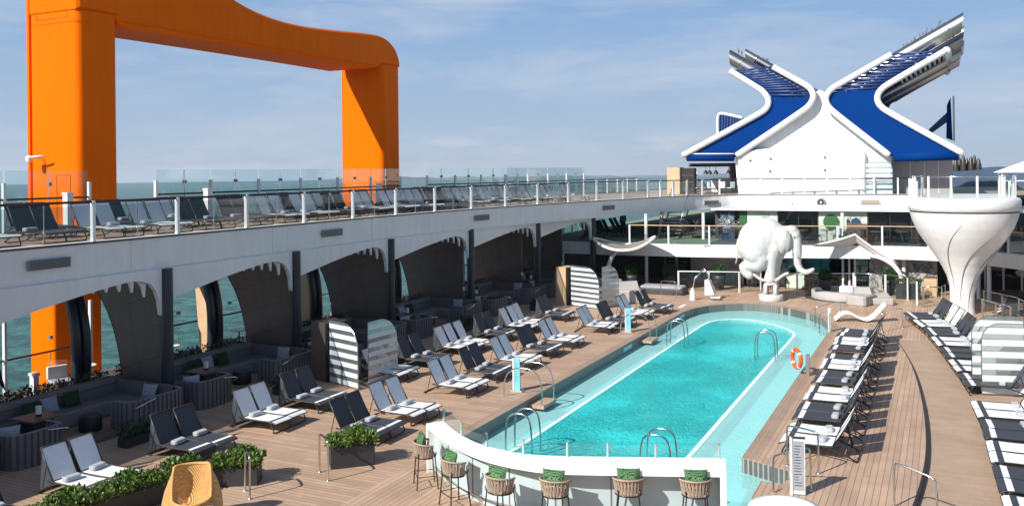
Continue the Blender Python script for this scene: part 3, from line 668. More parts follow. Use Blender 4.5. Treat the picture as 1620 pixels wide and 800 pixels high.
# make sure inset goes inwards
def area(pp): return sum(pp[i][0] * pp[(i + 1) % len(pp)][1] - pp[(i + 1) % len(pp)][0] * pp[i][1] for i in range(len(pp))) / 2
if abs(area(rings[0])) > abs(area(rings[1])): rings = [offs(pr_, d) for _, d in xs]
vs = []
for (x, d), rg in zip(xs, rings): vs += [(x, y, z) for y, z in rg]
fs = []
for k in range(3):
    for i in range(nn_): j = (i + 1) % nn_; fs.append((k * nn_ + i, k * nn_ + j, (k + 1) * nn_ + j, (k + 1) * nn_ + i))
if area(pr_) > 0: fs = [f for f in fs]
m_.add(vs, fs, False)
tris = tessellate_polygon([[Vector((y, z, 0)) for y, z in pr_]])
m_.add([(-28.0, y, z) for y, z in rings[3]], [t for t in tris]); m_.add([(-30.7, y, z) for y, z in rings[0]], [t for t in tris])
ob = m_.build('crossbeam', 'orange', fr); ob.location = ol
import bmesh
def fixn(o):
    b = bmesh.new(); b.from_mesh(o.data); bmesh.ops.remove_doubles(b, verts=b.verts, dist=1e-4); bmesh.ops.recalc_face_normals(b, faces=b.faces); b.to_mesh(o.data); b.free()
fixn(ob)
m_ = MB(); m_.tube([(-27.985, 24.4, 12.78), (-27.985, 27, 12.8), (-27.985, 33, 12.8), (-27.985, 41.2, 12.8)], .02, 6); m_.build('seam', 'orange', fr).location = ol
# hatch outlines on the sunlit face
def outline_y(x0, x1, z0, z1, Y, r=.012):
    return MB().tube([(x0, Y, z0), (x1, Y, z0), (x1, Y, z1), (x0, Y, z1)], r, 4, closed=True)
a = PY(90, 277, 22.45); b = PY(112, 330, 22.45); hatch = outline_y(a.x, b.x, b.z - .8, a.z, 22.445).build('hatch', 'frame', fr); hatch.location = ol
a = PY(58, 33, 22.45); b = PY(106, 0, 22.45); outline_y(a.x, b.x, a.z, b.z + .8, 22.445).build('hatch', 'darkwood', fr).location = ol
p = PY(66, 250, 22.4); cm = empty('security_camera', (p.x, 22.4, p.z), 'small white security camera on a bracket on the orange frame', 'camera')
MB().tube([(0, 0, 0), (0, -.35, .02)], .03).build('bracket', 'white2', cm); MB().lathe([(.1, -.14), (.13, -.02), (.1, .06), (.02, .1)], 14, (-.15, -.4, 0)).build('dome', 'white2', cm); MB().tube([(-.15, -.4, 0.03), (.45, -.3, .06)], .035).build('arm', 'white2', cm)
"""next"""
# ------------------------------------------------------------------ flared white pod
pod = empty('flared_pod', (.9, 47.6, 0), 'big white goblet shaped pod with swirling grooves holding up a round balcony', 'pod')
prof = [(.56, 0, .80), (.53, .4, .8), (.53, .9, .82), (.58, 1.3, .85), (.70, 1.75, .86), (.94, 2.25, .87), (1.25, 2.75, .88), (1.58, 3.2, .9), (1.88, 3.65, .9), (2.12, 4.1, .9), (2.27, 4.5, .9), (2.34, 4.8, .9)]
def pr_at(z):
    for i in range(len(prof) - 1):
        if z <= prof[i + 1][1]: t = (z - prof[i][1]) / (prof[i + 1][1] - prof[i][1]); return prof[i][0] + t * (prof[i + 1][0] - prof[i][0]), prof[i][2] + t * (prof[i + 1][2] - prof[i][2])
    return prof[-1][0], prof[-1][2]
zs = [i * 4.8 / 40 for i in range(41)]
mb = MB(); mb.lathe([(pr_at(z)[0], z) for z in zs], 56, centers=[(pr_at(z)[1] - .9, 0) for z in zs]); mb.build('stem', 'white', pod)
mb = MB(); mb.lathe([(2.33, 4.80), (2.33, 4.84)], 56); mb.build('shadow_gap', 'frame', pod)
mb = MB(); mb.lathe([(2.30, 4.85), (2.38, 4.9), (2.42, 5.1), (2.42, 5.35), (2.36, 5.46), (2.25, 5.5)], 56); mb.build('rim', 'white', pod)
for a0, z0, z1, tw in ((-128, .9, 4.3, 36), (-100, .2, 4.35, 62), (-60, .1, 4.5, 80), (-30, .3, 4.2, 60)):
    pts = []
    for k in range(30):
        t = k / 29; z = z0 + (z1 - z0) * t; r, cx = pr_at(z); a = math.radians(a0 + tw * (t ** 1.5) - 8 * math.sin(t * PI)); pts.append((cx - .9 + (r + .002) * math.cos(a), (r + .002) * math.sin(a), z))
    MB().tube(pts, [.006 + .02 * math.sin(PI * k / 29) for k in range(30)], 6).build('groove', 'grille', pod)
# balcony rail on the pod
ring = [(.9 + 2.2 * math.cos(math.radians(a)), 47.6 + 2.2 * math.sin(math.radians(a))) for a in range(-215, 36, 10)]
railing('railing', ring, 'curved glass balustrade round the balcony on top of the white pod', 5.5, h=.98, step=1.1, mids=False, glassm='glass', rail='steel', railr=.022, pw=.03)
# screens and steps on the balcony side
mb = MB(); mb.poly([(-1.2, 48.2), (3.0, 48.2), (4.2, 64), (-2.0, 64)], z=5.2)
mb.poly([(-1.2, 48.2), (3.0, 48.2), (4.2, 64), (-2.0, 64)], z=4.75)
for a, b in (((-1.2, 48.2), (-2.0, 64)), ((4.2, 64), (3.0, 48.2))): mb.quad((*a, 4.75), (*a, 5.2), (*b, 5.2), (*b, 4.75))
tag(mb.build('footbridge', 'white'), 'white walkway slab joining the pod balcony to the deck behind', 'walkway')
railing('railing', [(-1.15, 49.6), (-1.9, 63.6)], 'glass railing along the near side of the walkway behind the pod', 5.2, h=1.0, step=1.5, mids=False, glassm='glass')
railing('railing', [(2.95, 49.6), (4.1, 63.6)], 'glass railing along the far side of the walkway behind the pod', 5.2, h=1.0, step=1.5, mids=False, glassm='glass')
# white tensile roof at the right edge
tr = empty('shade_canopy', (3.9, 58, UP), 'white peaked shade roof on slim posts at the far right edge', 'canopy')
mb = MB(); c = (1.2, 0, 2.15)
q = [(-1.2, -1.7, 1.45), (3.4, -1.7, 1.45), (3.4, 1.7, 1.45), (-1.2, 1.7, 1.45)]
mb.add(q + [(.5, -.5, 2.15), (3.4, -.5, 2.25), (3.4, .5, 2.25), (.5, .5, 2.15)], [(0, 1, 5, 4), (1, 2, 6, 5), (2, 3, 7, 6), (3, 0, 4, 7), (4, 5, 6, 7), (3, 2, 1, 0)]); mb.build('roof', 'canvas', tr)
for x, y in ((-.9, -1.5), (2.9, -1.5), (-.9, 1.5), (2.9, 1.5)): MB().tube([(x, y, 0), (x, y, 1.46)], .05).build('post', 'white', tr)
railing('railing', [(3.0, 56), (9, 52)], 'slim white railing under the shade roof at the right edge', UP, h=1.0, step=1.5, mids=False, glassm='glass', rail='white2')

# ------------------------------------------------------------------ aft part: middle deck and pool level wall
MF = [(-24, 51.0), (-18, 51.0), (-14.7, 51.1), (-12.9, 51.25), (-10, 51.8), (-6.8, 52.75), (-4, 53.4), (-1.6, 53.7), (.5, 53.2), (2.5, 51.4), (4.5, 48.6), (7, 45)]
MF = [(p.x, p.y) for p in smooth_path([(x, y, 0) for x, y in MF], it=2)]
mb = MB(); mb.poly([p for p in MF if p[0] < -12.4] + [(-12.4, 95), (-24, 95)], z=MID); struct(mb.build('middle_deck', 'greendeck'))
mb = MB(); mb.poly([(-12.4, 51.25)] + [p for p in MF if p[0] >= -12.4] + [(12, 95), (-12.4, 95)], z=MID - .004); struct(mb.build('lounge_floor', 'grille'))
md = empty('deck_edge_band', (-8, 52.4, 1.9), 'curved white band along the front edge of the middle deck behind the elephant', 'deck edge')
o = strip(MF, MID - .68, MID + .04, .35).build('fascia', 'white', md); o.location = (8, -52.4, -1.9)
mb = MB(); mb.poly(MF + [(12, 95), (-24, 95)], z=MID - .5); o = mb.build('soffit', 'ceil', md); o.location = (8, -52.4, -1.9)
railing('railing', [(p[0], p[1] + .06) for p in MF if p[0] > -17.5], 'glass railing with white posts along the middle deck behind the elephant', MID + .02, step=2.3, mids=False, glassm='glassr', rail='tan', railr=.03)
# back wall of the middle deck
def wall(name, label, a, b, z0, z1, m_, cat='wall', th=.25, parts=()):
    root = empty(name, ((a[0] + b[0]) / 2, (a[1] + b[1]) / 2, z0), label, cat)
    d = Vector((b[0] - a[0], b[1] - a[1], 0)); ln = d.length; rz = math.atan2(d.y, d.x); root.rotation_euler = (0, 0, rz)
    mb = MB(); mb.box((-ln / 2, 0, 0), (ln / 2, th, z1 - z0)); mb.build('panel', m_, root); return root, ln
def wx(px, py, Y): p = PY(px, py, Y); return p.x, p.z
YW = 56.6
M['greendeck'].name = 'pale_green_deck'
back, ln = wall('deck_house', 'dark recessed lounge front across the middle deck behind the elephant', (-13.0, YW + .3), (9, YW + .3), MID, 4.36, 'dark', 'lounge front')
mb = MB(); mb.box((-13.1, YW - .4, 4.37), (9, 63.9, 4.45)); tag(mb.build('lounge_roof', 'white'), 'flat white roof joining the lounge front to the bridge fascia', 'roof')
def bpart(name, m_, px0, px1, dep=.1, z0=MID + .01, z1=4.34, Y=YW, label=None, py0=None, py1=None):
    x0 = PY(px0, 350, Y).x; x1 = PY(px1, 350, Y).x
    if py0: z1 = PY(px0, py0, Y).z
    if py1: z0 = PY(px0, py1, Y).z
    mb = MB(); mb.box((x0, Y, z0), (x1, Y + dep, z1)); o = mb.build(name, m_); return o
mur = empty('mural_wall', (0, 0, 0), 'pale green mural with circles and ink leaves on the middle deck wall', 'mural')
o = bpart('panel', 'muralbg', 1295, 1372); o.parent = mur
def disc(px, py, r, m_, Y, name='disc', par=mur, th=.02):
    p = PY(px, py, Y); mb = MB(); mb.lathe([(r, 0), (r, th)], 28); o = mb.build(name, m_, par); o.rotation_euler = (PI / 2, 0, 0); o.location = (p.x, Y, p.z); return o
disc(1315, 351, .46, 'mgreen', YW - .02); disc(1354, 352, .28, 'mblue', YW - .02); disc(1343, 372, .35, 'mgreen', YW - .005)
random.seed(3)
def scribble(px0, px1, py0, py1, n, Y, par, m_='mink', name='leaf_drawing', r=.018):
    mb = MB()
    for _ in range(n):
        p = PY(random.uniform(px0, px1), random.uniform(py0, py1), Y); a = random.uniform(0, PI * 2); l = random.uniform(.2, .5)
        for s_ in (-1, 1):
            mb.tube([(p.x, Y, p.z), (p.x + math.cos(a) * l * .5 - s_ * math.sin(a) * l * .22, Y, p.z + math.sin(a) * l * .5 + s_ * math.cos(a) * l * .22), (p.x + math.cos(a) * l, Y, p.z + math.sin(a) * l)], r, 4, flat=(1, .3))
    return mb.build(name, m_, par)
scribble(1300, 1368, 342, 382, 22, YW - .01, mur)
m2_ = empty('mural_wall', (0, 0, 0), 'pale green and teal panel behind the back of the elephant', 'mural')
bpart('panel', 'muralbg', 1182, 1230).parent = m2_; bpart('teal_panel', 'mgreen', 1170, 1181).parent = m2_; scribble(1185, 1228, 338, 372, 14, YW - .01, m2_)
m3_ = empty('glass_wall', (0, 0, 0), 'dark glass lounge doors on the middle deck above the elephant head', 'window wall')
for k, (a, b) in enumerate([(1232, 1262), (1264, 1293), (1374, 1406), (1408, 1440), (1442, 1475), (1545, 1580), (1582, 1618)]):
    bpart('pane', 'window', a, b).parent = m3_
for a in (1230.5, 1262.5, 1293, 1373, 1407, 1441, 1544, 1581): bpart('mullion', 'frame', a, a + 1.4, .15, Y=YW - .03).parent = m3_
bpart('counter', 'darkwood', 1340, 1372, .6, z1=MID + 1.1, Y=YW - .9).parent = m3_
m4_ = empty('patterned_screen', (0, 0, 0), 'navy screen with white flecks at the back of the middle deck', 'screen')
bpart('panel', 'mblue', 1140, 1162).parent = m4_; scribble(1141, 1161, 342, 360, 26, YW - .02, m4_, 'white2', 'flecks', .03)

random.seed(31)
for k in range(9):
    x = -11.5 + k * 1.35; y = 55.0 + .35 * math.sin(k * 2.1); t = empty('terrace_table', (x, y, MID), ORD[k] + ' dark terrace table from the left behind the middle deck railing', 'table', 'dark tables on the middle deck terrace')
    MB().lathe([(.34, .72), (.34, .75)], 18).build('tabletop', 'darkwood', t); MB().lathe([(.22, 0), (.22, .02), (.03, .04), (.03, .72)], 12).build('base', 'frame', t)
    for q in (-1, 1):
        c = empty('terrace_chair', (x + q * .55, y + .1 * q, MID), ('left' if q < 0 else 'right') + ' dark chair at the ' + ORD[k] + ' terrace table from the left', 'chair', 'dark chairs on the middle deck terrace', q * PI / 2 + random.uniform(-.4, .4))
        MB().rbox((-.22, -.22, .4), (.22, .22, .46), .05).build('seat', 'cloth', c); MB().rbox((-.22, -.24, .46), (.22, -.19, .86), .02).build('backrest', 'frame', c)
        for sx in (-.19, .19):
            for sy in (-.19, .19): MB().tube([(sx, sy, 0), (sx, sy, .42)], .014, 5).build('leg', 'frame', c)

# pool level wall
YP = 56.2
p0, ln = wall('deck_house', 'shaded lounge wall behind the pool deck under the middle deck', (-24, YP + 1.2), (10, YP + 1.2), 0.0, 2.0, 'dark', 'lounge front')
gw = empty('glass_wall', (0, 0, 0), 'glass doors under the middle deck behind the elephant legs', 'window wall')
def pp(name, m_, px0, px1, par, dep=.08, Y=54.6, z0=.02, z1=2.02): o = bpart(name, m_, px0, px1, dep, z0, z1, Y); o.parent = par; return o
for a, b in ((1188, 1215), (1216, 1244), (1245, 1270), (1271, 1298), (1299, 1330), (1352, 1372)): pp('pane', 'window', a, b, gw)
for a in (1172, 1180, 1187, 1331, 1341, 1350): pp('post', 'white', a, a + 3.2, gw, .12, 54.5)
pw_ = empty('patterned_wall', (0, 0, 0), 'grey wall with ink leaf drawings left of the elephant under the middle deck', 'wall')
pp('panel', 'grey', 1092, 1171, pw_); scribble(1094, 1112, 408, 440, 16, 54.58, pw_, r=.012); scribble(1150, 1170, 408, 440, 12, 54.58, pw_, r=.012)
pw2 = empty('patterned_wall', (0, 0, 0), 'grey wall with dense ink leaf drawings left of the white pod', 'wall')
pp('panel', 'stone', 1374, 1482, pw2); scribble(1376, 1398, 412, 455, 30, 54.58, pw2, r=.014); scribble(1440, 1480, 412, 460, 46, 54.58, pw2, r=.014)
tg = empty('bar_furniture', (PY(1258, 452, 53.6).x, 53.6, 0), 'small mint green bar cabinet behind the elephant trunk', 'cabinet')
MB().box((-.5, 0, .05), (.5, .4, .85)).build('body', 'muralbg', tg); MB().box((-.6, -.05, .85), (.6, .45, .9)).build('top', 'white2', tg)
for k, px in enumerate([1191, 1200, 1238, 1278, 1290]):
    p = PY(px, 452, 53.4); ch = empty('stool', (p.x, 53.4, 0), ['first', 'second', 'third', 'fourth', 'fifth'][k] + ' dark stool from the left in front of the glass doors behind the elephant', 'stool', 'stools in front of the glass doors')
    MB().box((-.2, -.2, .6), (.2, .2, .66)).build('seat', 'cushg', ch)
    for sx in (-.17, .17):
        for sy in (-.17, .17): MB().tube([(sx, sy, 0), (sx * .8, sy * .8, .6)], .02, 5).build('leg', 'frame', ch)
# slim columns carrying the aft decks
for k, (px, Y, z1, lab) in enumerate([(1023, 52.0, 4.3, 'tall slim white column beside the left canopy'), (1071, 56.5, 1.9, 'short white column in the shade left of the patterned wall'), (1113, 56, 4.2, 'white column rising from the middle deck to the bridge'), (1430, 54.3, 1.95, 'white column between the right canopy and the pod'), (1548, 53, 4.3, 'left one of two white columns right of the pod'), (1565, 52, 4.3, 'right one of two white columns right of the pod'), (1333, 56, 4.3, 'white column in front of the pale green mural')]):
    x = PY(px, 440 if k in (0, 1, 3, 4, 5) else 370, Y).x; zb = 0 if k in (0, 1, 3, 4, 5) else MID
    mb = MB(); mb.lathe([(.13, zb), (.13, zb + .02), (.1, zb + .05), (.1, z1)], 16, (0, 0, 0)); o = mb.build('column', 'white', loc=(x, Y, 0)); tag(o, lab, 'column')
# the open side stairs and furniture at the far left, under the bridge
def stairs(x, y, z0, z1, n, rise_dir, label, w=1.3):
    st = empty('staircase', (x, y, z0), label, 'staircase'); run = .28; h = (z1 - z0) / n
    for k in range(n): MB().box((-w / 2, k * run * rise_dir - .14, k * h + h - .05), (w / 2, k * run * rise_dir + .14, k * h + h)).build('step', 'white2' if z0 > 1 else 'grey', st)
    for s_ in (-1, 1):
        MB().tube([(s_ * w / 2, 0, 0), (s_ * w / 2, n * run * rise_dir, z1 - z0)], .05, 6).build('stringer', 'frame', st)
        MB().tube([(s_ * w / 2, 0, .95), (s_ * w / 2, n * run * rise_dir, z1 - z0 + .95)], .025, 6).build('handrail', 'steel', st)
stairs(-15.3, 55.5, 0, MID, 12, 1, 'dark open staircase rising under the middle deck at the far left')
stairs(-16.2, 58, MID, UP, 12, 1, 'white staircase climbing from the middle deck to the upper deck')
for i in range(9):
    y = 46 + i * 1.6; mb = MB(); mb.box((-23.6, y, 0), (-23.5, y + .12, 4.3)); o = mb.build('window_post', 'white'); tag(o, ORD[i] + ' white window post from the front along the far port side opening', 'post', 'window posts at the far port side')
mb = MB(); mb.box((-23.56, 46, .02), (-23.54, 60, 4.2)); tag(mb.build('side_window', 'glass'), 'long clear side window at the far port end of the pool deck', 'window')

# ------------------------------------------------------------------ funnel house
YF = 65.0
def fp(x, y, Y=YF): return PY(x, y, Y)
fn = empty('funnel_house', (-8.3, YF, UP), 'white funnel house with crossed blue chevron arms and silver exhaust pipes', 'funnel')
fo = Vector((8.3, -YF, -UP))
def FB(m_, n_, mm, par=fn):
    o = m_.build(n_, mm, par)
    if par is fn: o.location = fo
    return o
a = fp(1167, 300); b = fp(1370, 232)
def rounded_front(x0, x1, y0, y1, z0, z1, r, seg=6):
    m = MB(); pts = []
    for cx, cz, a0 in ((x1 - r, z1 - r, 0), (x0 + r, z1 - r, 90)):
        for k in range(seg + 1): t = math.radians(a0 + 90 * k / seg); pts.append((cx + r * math.cos(t), cz + r * math.sin(t)))
    pts = [(x1, z0)] + pts + [(x0, z0)]
    n = len(pts)
    # soften the front edge too
    R_ = [(.28, 0.0), (.08, .08), (0, .28)]
    cxm, czm = (x0 + x1) / 2, (z0 + z1) / 2
    vs = []; 
    for ins, dy in R_ + [(0, y1 - y0)]:
        for (x, z) in pts:
            sx = 1 if x > cxm else -1; vs.append((x - sx * ins, y0 + dy, max(z0, z - ins if z > czm else z)))
    fs = []
    for q in range(3):
        for i in range(n - 1): fs.append((q * n + i, q * n + n + i, q * n + n + i + 1, q * n + i + 1))
    m.add(vs, fs, True); m.add(vs[:n], [tuple(range(n))]); return m
hb = FB(rounded_front(a.x, b.x, YF + .1, YF + 10, UP - .05, b.z, .75), 'house', 'white')
fixn(hb)
for (x, y) in ((1187, 254), (1219, 251), (1305, 249), (1218, 271), (1305, 269), (1262, 221), (1290, 222), (1236, 226), (1328, 226)):
    p = fp(x, y, YF + .1 if y > 235 else YF + .7); mb = MB(); mb.sphere((p.x, p.y, p.z), .1, 10, 8); FB(mb, 'lamp', 'grille')
for zz in (258, 276):
    a_, b_ = fp(1172, zz, YF + .09), fp(1366, zz, YF + .09); FB(MB().box((a_.x, YF + .085, a_.z), (b_.x, YF + .1, a_.z + .012)), 'panel_joint', 'canvas')
core = [(1163, 252), (1170, 240), (1220, 205), (1262, 176), (1282, 160), (1290, 146), (1297, 142), (1306, 147), (1315, 162), (1330, 176), (1385, 219), (1410, 247), (1408, 300), (1167, 300)]
FB(MB().prism([fp(x, y, YF + .6) for x, y in core], (0, 13, 0)), 'core', 'white')
def band_pts(seq, Y, it=2): return smooth_path([fp(x, y, Y) for x, y in seq], it=it)
# left chevron: outer and inner edge lines from top to bottom
LO = [(1155, 112), (1197, 138), (1208, 145), (1217, 158), (1214, 171), (1200, 181), (1080, 246)]
LI = [(1223, 106), (1270, 132), (1282, 139), (1288, 152), (1282, 166), (1268, 177), (1165, 246)]
RI = [(1411, 86), (1332, 131), (1314, 141), (1306, 154), (1309, 168), (1322, 180), (1407, 246)]
RO = [(1497, 80), (1407, 132), (1393, 142), (1387, 154), (1391, 167), (1406, 178), (1524, 243)]
LOp, LIp, RIp, ROp = [band_pts(s_, YF) for s_ in (LO, LI, RI, RO)]
DEP = 14.0
def split(path, zc): return [p for p in path if p.z >= zc], [p for p in path if p.z <= zc]
for side, (A_, B_) in (('L', (LOp, LIp)), ('R', (RIp, ROp))):
    zc = fp(1215, 151).z if side == 'L' else fp(1310, 143).z
    zc2 = fp(1283, 151).z if side == 'L' else fp(1388, 140).z
    At, Ab = split(A_, zc); Bt, Bb = split(B_, zc2)
    out_ = [p + Vector((0, .12, 0)) for p in Ab] + [p + Vector((0, .12, 0)) for p in reversed(Bb)]
    FB(MB().prism(out_, (0, DEP, 0)), 'wing', 'blue')
    # rolled lower lip
    la, lb = Ab[-1], Bb[-1]
    d = (lb - la).normalized()
    FB(MB().tube([la + d * .25 + Vector((0, .35, -.1)), lb - d * .25 + Vector((0, .35, -.1))], .33, 14), 'lip', 'blue')
    if side == 'L': FB(MB().tube([la + d * .3 + Vector((0, .05, .12)), lb - d * .2 + Vector((0, .05, .12))], .05, 6), 'trim', 'white')
    # open lattice: recessed dark back and side plates, then bars
    n_ = 11
    def lerp_path(path, t):
        L_ = [0]; 
        for i in range(len(path) - 1): L_.append(L_[-1] + (path[i + 1] - path[i]).length)
        s_ = t * L_[-1]
        for i in range(len(path) - 1):
            if s_ <= L_[i + 1] + 1e-9: return path[i].lerp(path[i + 1], (s_ - L_[i]) / max(1e-9, L_[i + 1] - L_[i]))
        return path[-1]
    back_ = [p + Vector((0, 2.6, 0)) for p in At] + [p + Vector((0, 2.6, 0)) for p in reversed(Bt)]
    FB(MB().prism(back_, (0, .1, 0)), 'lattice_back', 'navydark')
    lat = MB()
    for k in range(n_ + 1):
        t = k / n_; p, q = lerp_path(At, t), lerp_path(Bt, t); lat.tube([p + Vector((0, .25, 0)), q + Vector((0, .25, 0))], .085, 6)
    FB(lat, 'crossbars', 'navy')
    dg = MB(); random.seed(11)
    for row in range(3):
        for k in range(n_):
            u0, u1 = (row / 3, (row + 1) / 3) if (k + row) % 2 else ((row + 1) / 3, row / 3)
            p = lerp_path(At, k / n_).lerp(lerp_path(Bt, k / n_), u0); q = lerp_path(At, (k + 1) / n_).lerp(lerp_path(Bt, (k + 1) / n_), u1); dg.tube([p + Vector((0, .8 + row * .3, 0)), q + Vector((0, .8 + row * .3, 0))], .06, 5)
    FB(dg, 'bracing', 'navy')
    lg = MB()
    for u in (.25, .5, .75):
        lg.tube([lerp_path(At, t / 8).lerp(lerp_path(Bt, t / 8), u) + Vector((0, 1.5, 0)) for t in range(9)], .16, 8)
    FB(lg, 'inner_pipes', 'white2')
    # far face of the arm and slanting side louvres
    side_path = Bt if side == 'R' else At
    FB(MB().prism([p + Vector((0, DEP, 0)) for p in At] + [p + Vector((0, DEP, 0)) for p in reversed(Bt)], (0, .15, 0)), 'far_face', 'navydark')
    sh_ = MB(); k_ = len(side_path)
    inn = Vector((-.25 if side == 'R' else .25, 0, .1))
    for i in range(k_ - 1):
        p, q = side_path[i] + inn, side_path[i + 1] + inn; sh_.quad(p, q, q + Vector((0, DEP, 0)), p + Vector((0, DEP, 0)))
    FB(sh_, 'side_panel', 'navy')
    sl = MB()
    for k in range(10):
        p = lerp_path(side_path, .04 + .7 * k / 9.0) - inn * .1; sl.tube([p, p + Vector((0, DEP, 0))], .09, 5)
    FB(sl, 'side_louvres', 'white2')
    tubeb = MB().tube([p + Vector((0, DEP, 0)) for p in side_path], .16, 8); FB(tubeb, 'rear_edge', 'white2')
    for nm, path in (('a', A_), ('b', B_)):
        m_ = MB().tube([p for p in path], .21, 12, flat=(1, 1)); FB(m_, 'border', 'white')
        m_ = MB(); 
    # top closing edge and white lower outer flank
# rounded shoulder of the right arm
tp = fp(1497, 80); FB(MB().tube([tp, tp + Vector((.1, 1, -.1)), tp + Vector((.1, DEP, -.1))], .25, 10), 'border', 'white')
sw = smooth_path([fp(1392, 158), fp(1398, 172), fp(1412, 180)], it=2)
# exhaust pipes
def pipe(a, b, Y, r, m_='pipe'):
    p, q = fp(*a, Y), fp(*b, Y); d = (q - p).normalized(); m = MB(); n = 20; u = d.cross(Vector((0, 1, 0))).normalized(); w = d.cross(u)
    vs = []; L_ = (q - p).length
    for j in range(n):
        t = 2 * PI * j / n; vs.append(p + (u * math.cos(t) + w * math.sin(t)) * r)
    for j in range(n):
        t = 2 * PI * j / n; e = (u * math.cos(t) + w * math.sin(t)) * r
        vs.append(q + e - d * (e.z * 1.3 * 1.0 + r * 1.0) * -1.0 * (1 if True else 0) * .0 + d * (e.z * 1.4))
    m.add(vs, [(j, (j + 1) % n, n + (j + 1) % n, n + j) for j in range(n)], True)
    m2 = MB(); m2.add([vs[n + j] - d * .05 + (q - vs[n + j]) * .06 for j in range(n)], [tuple(range(n))]);
    o = FB(m, 'exhaust_pipe', m_); o2 = m2.build('opening', 'black', o); return o
def arm_pipe(lo, hi, off, dep, L_, r, sg):
    p0, p1 = fp(*lo), fp(*hi); d = (p1 - p0).normalized(); u = Vector((d.z, 0, -d.x)) * sg
    s0 = p1 - d * 4.5 + u * off + Vector((0, dep, 0)); s1 = p1 + d * L_ + u * off + Vector((0, dep, 0)); m = MB(); n = 20; w = d.cross(u); vs = []
    for c_, cut in ((s0, 0), (s1, 1)):
        for j in range(n):
            t = 2 * PI * j / n; e = (u * math.cos(t) + w * math.sin(t)) * r; vs.append(c_ + e + d * (cut * e.z * .8))
    m.add(vs, [(j, (j + 1) % n, n + (j + 1) % n, n + j) for j in range(n)], True); o = FB(m, 'exhaust_pipe', 'pipe')
    m2 = MB(); m2.add([v - d * .02 + (s1 - v) * .08 for v in vs[n:]], [tuple(range(n))]); m2.build('opening', 'black', o)
    m3 = MB(); m3.tube([s1 - d * 1.0, s1 - d * .9], r + .03, 16); m3.build('collar', 'pipe', o)
for off, dep, L_, r in ((-.55, 2.2, 3.3, .55), (.3, 3.4, 2.9, .42), (.95, 4.4, 2.4, .36), (-.3, 6, 3.3, .42), (.5, 7, 2.9, .42), (1.1, 7.8, 2.3, .34), (-.2, 9.5, 3.2, .42), (.6, 10.5, 2.7, .4)):
    arm_pipe((1370, 131), (1454, 83), off, dep, L_, r, 1)
for off, dep, L_, r in ((-.1, 2.2, 2.3, .48), (.7, 4, 1.9, .3), (.2, 6.5, 2.0, .34)):
    arm_pipe((1240, 138), (1190, 109), off, dep, L_, r, 1)
wires = MB(); random.seed(5)
for k in range(16):
    t = random.random(); p = fp(1428 + 60 * t, 84 - 45 * t, YF + 4); wires.tube([p, p + Vector((random.uniform(-.1, .1), 0, random.uniform(.25, .6)))], .03, 4)
    t = random.random(); p = fp(1165 + 52 * t, 84 + 22 * t, YF + 4); wires.tube([p, p + Vector((random.uniform(-.1, .1), 0, random.uniform(.25, .6)))], .03, 4)
FB(wires, 'pipe_brackets', 'grille')
# grey side house under the right wing and dark bar roof under the left wing
a, b = fp(1408, 300, YF + 2.5), fp(1507, 249, YF + 2.5)
sh = empty('side_house', ((a.x + b.x) / 2, YF + 2.5, UP), 'grey deckhouse wall in the shade under the right blue wing', 'deckhouse')
w = (b.x - a.x) / 2; MB().box((-w, 0, -.05), (w, 8, b.z - UP + .1)).build('wall', 'grey', sh)
for t in (-.35, .1, .55): MB().box((w * t, -.02, 0), (w * t + .04, 0, b.z - UP)).build('joint', 'canvas', sh)
MB().box((-w * .9, -.05, 0), (-w * .55, -.01, 2.0)).build('door', 'cush', sh); MB().sphere((w * -.1, -.1, 2.2), .1, 8, 6).build('lamp', 'grille', sh)
a, b = fp(1090, 264, YF + 1), fp(1166, 258, YF + 1)
br = empty('bar_canopy', (a.x, YF + 1, UP), 'dark flat bar roof with hanging lamps under the left blue wing', 'bar roof')
wv = b.x - a.x; h = a.z - UP; MB().box((0, 0, h), (wv, 6, h + .25)).build('roof', 'black', br); MB().box((wv - 1.2, 3, 0), (wv - 1.1, 6, h)).build('wall', 'grey', br)
MB().box((.6, 4.5, 0), (2.6, 5.1, 1.1)).build('counter', 'white2', br)
for k, px in enumerate([1115, 1121, 1131, 1151]):
    p = fp(px, 262, YF + .8); lp = empty('pendant_lamp', (p.x, YF + 1.1, UP + h), ['first', 'second', 'third', 'fourth'][k] + ' black hanging lamp from the left under the bar roof', 'lamp', 'hanging lamps under the bar roof')
    MB().tube([(0, 0, 0), (0, 0, -.28)], .015, 5).build('cord', 'black', lp); MB().lathe([(.2, -.55), (.16, -.42), (.06, -.28), (.02, -.25)], 16).build('lamp_shade', 'black', lp)
# scanner frames beside the arms
sf = empty('louvre_frame', fp(1150, 208, YF + 6), 'navy slatted frame with white curved edge behind the left wing', 'louvre')
o0 = sf.location.copy()
pth = smooth_path([fp(1136, 212, YF + 6), fp(1135, 190, YF + 6), fp(1137, 180, YF + 6), fp(1145, 180, YF + 6), fp(1175, 187, YF + 6)], it=2)
MB().tube([p - o0 for p in pth], .13, 8).build('frame', 'white', sf)
for k in range(9):
    x = 1139 + k * 4.4; t0, t1 = fp(x, 181 + k * .75, YF + 6), fp(x - 1, 214 - k * 1.5, YF + 6); MB().tube([t0 - o0, t1 - o0], .12, 5).build('slat', 'navy', sf)
bf = empty('side_fin', fp(1505, 222, YF + 8), 'tall blue fin with white edge on a slanting strut behind the right wing', 'fin'); o0 = bf.location.copy()
q = [fp(x, y, YF + 8) - o0 for x, y in ((1497, 218), (1498, 166), (1504, 154), (1507, 222))]; MB().prism(q, (0, .8, 0)).build('panel', 'blue', bf)
q = [fp(x, y, YF + 8) - o0 for x, y in ((1507, 152), (1510, 152), (1511, 222), (1508, 223))]; MB().prism(q, (0, 1, 0)).build('edge', 'white', bf)
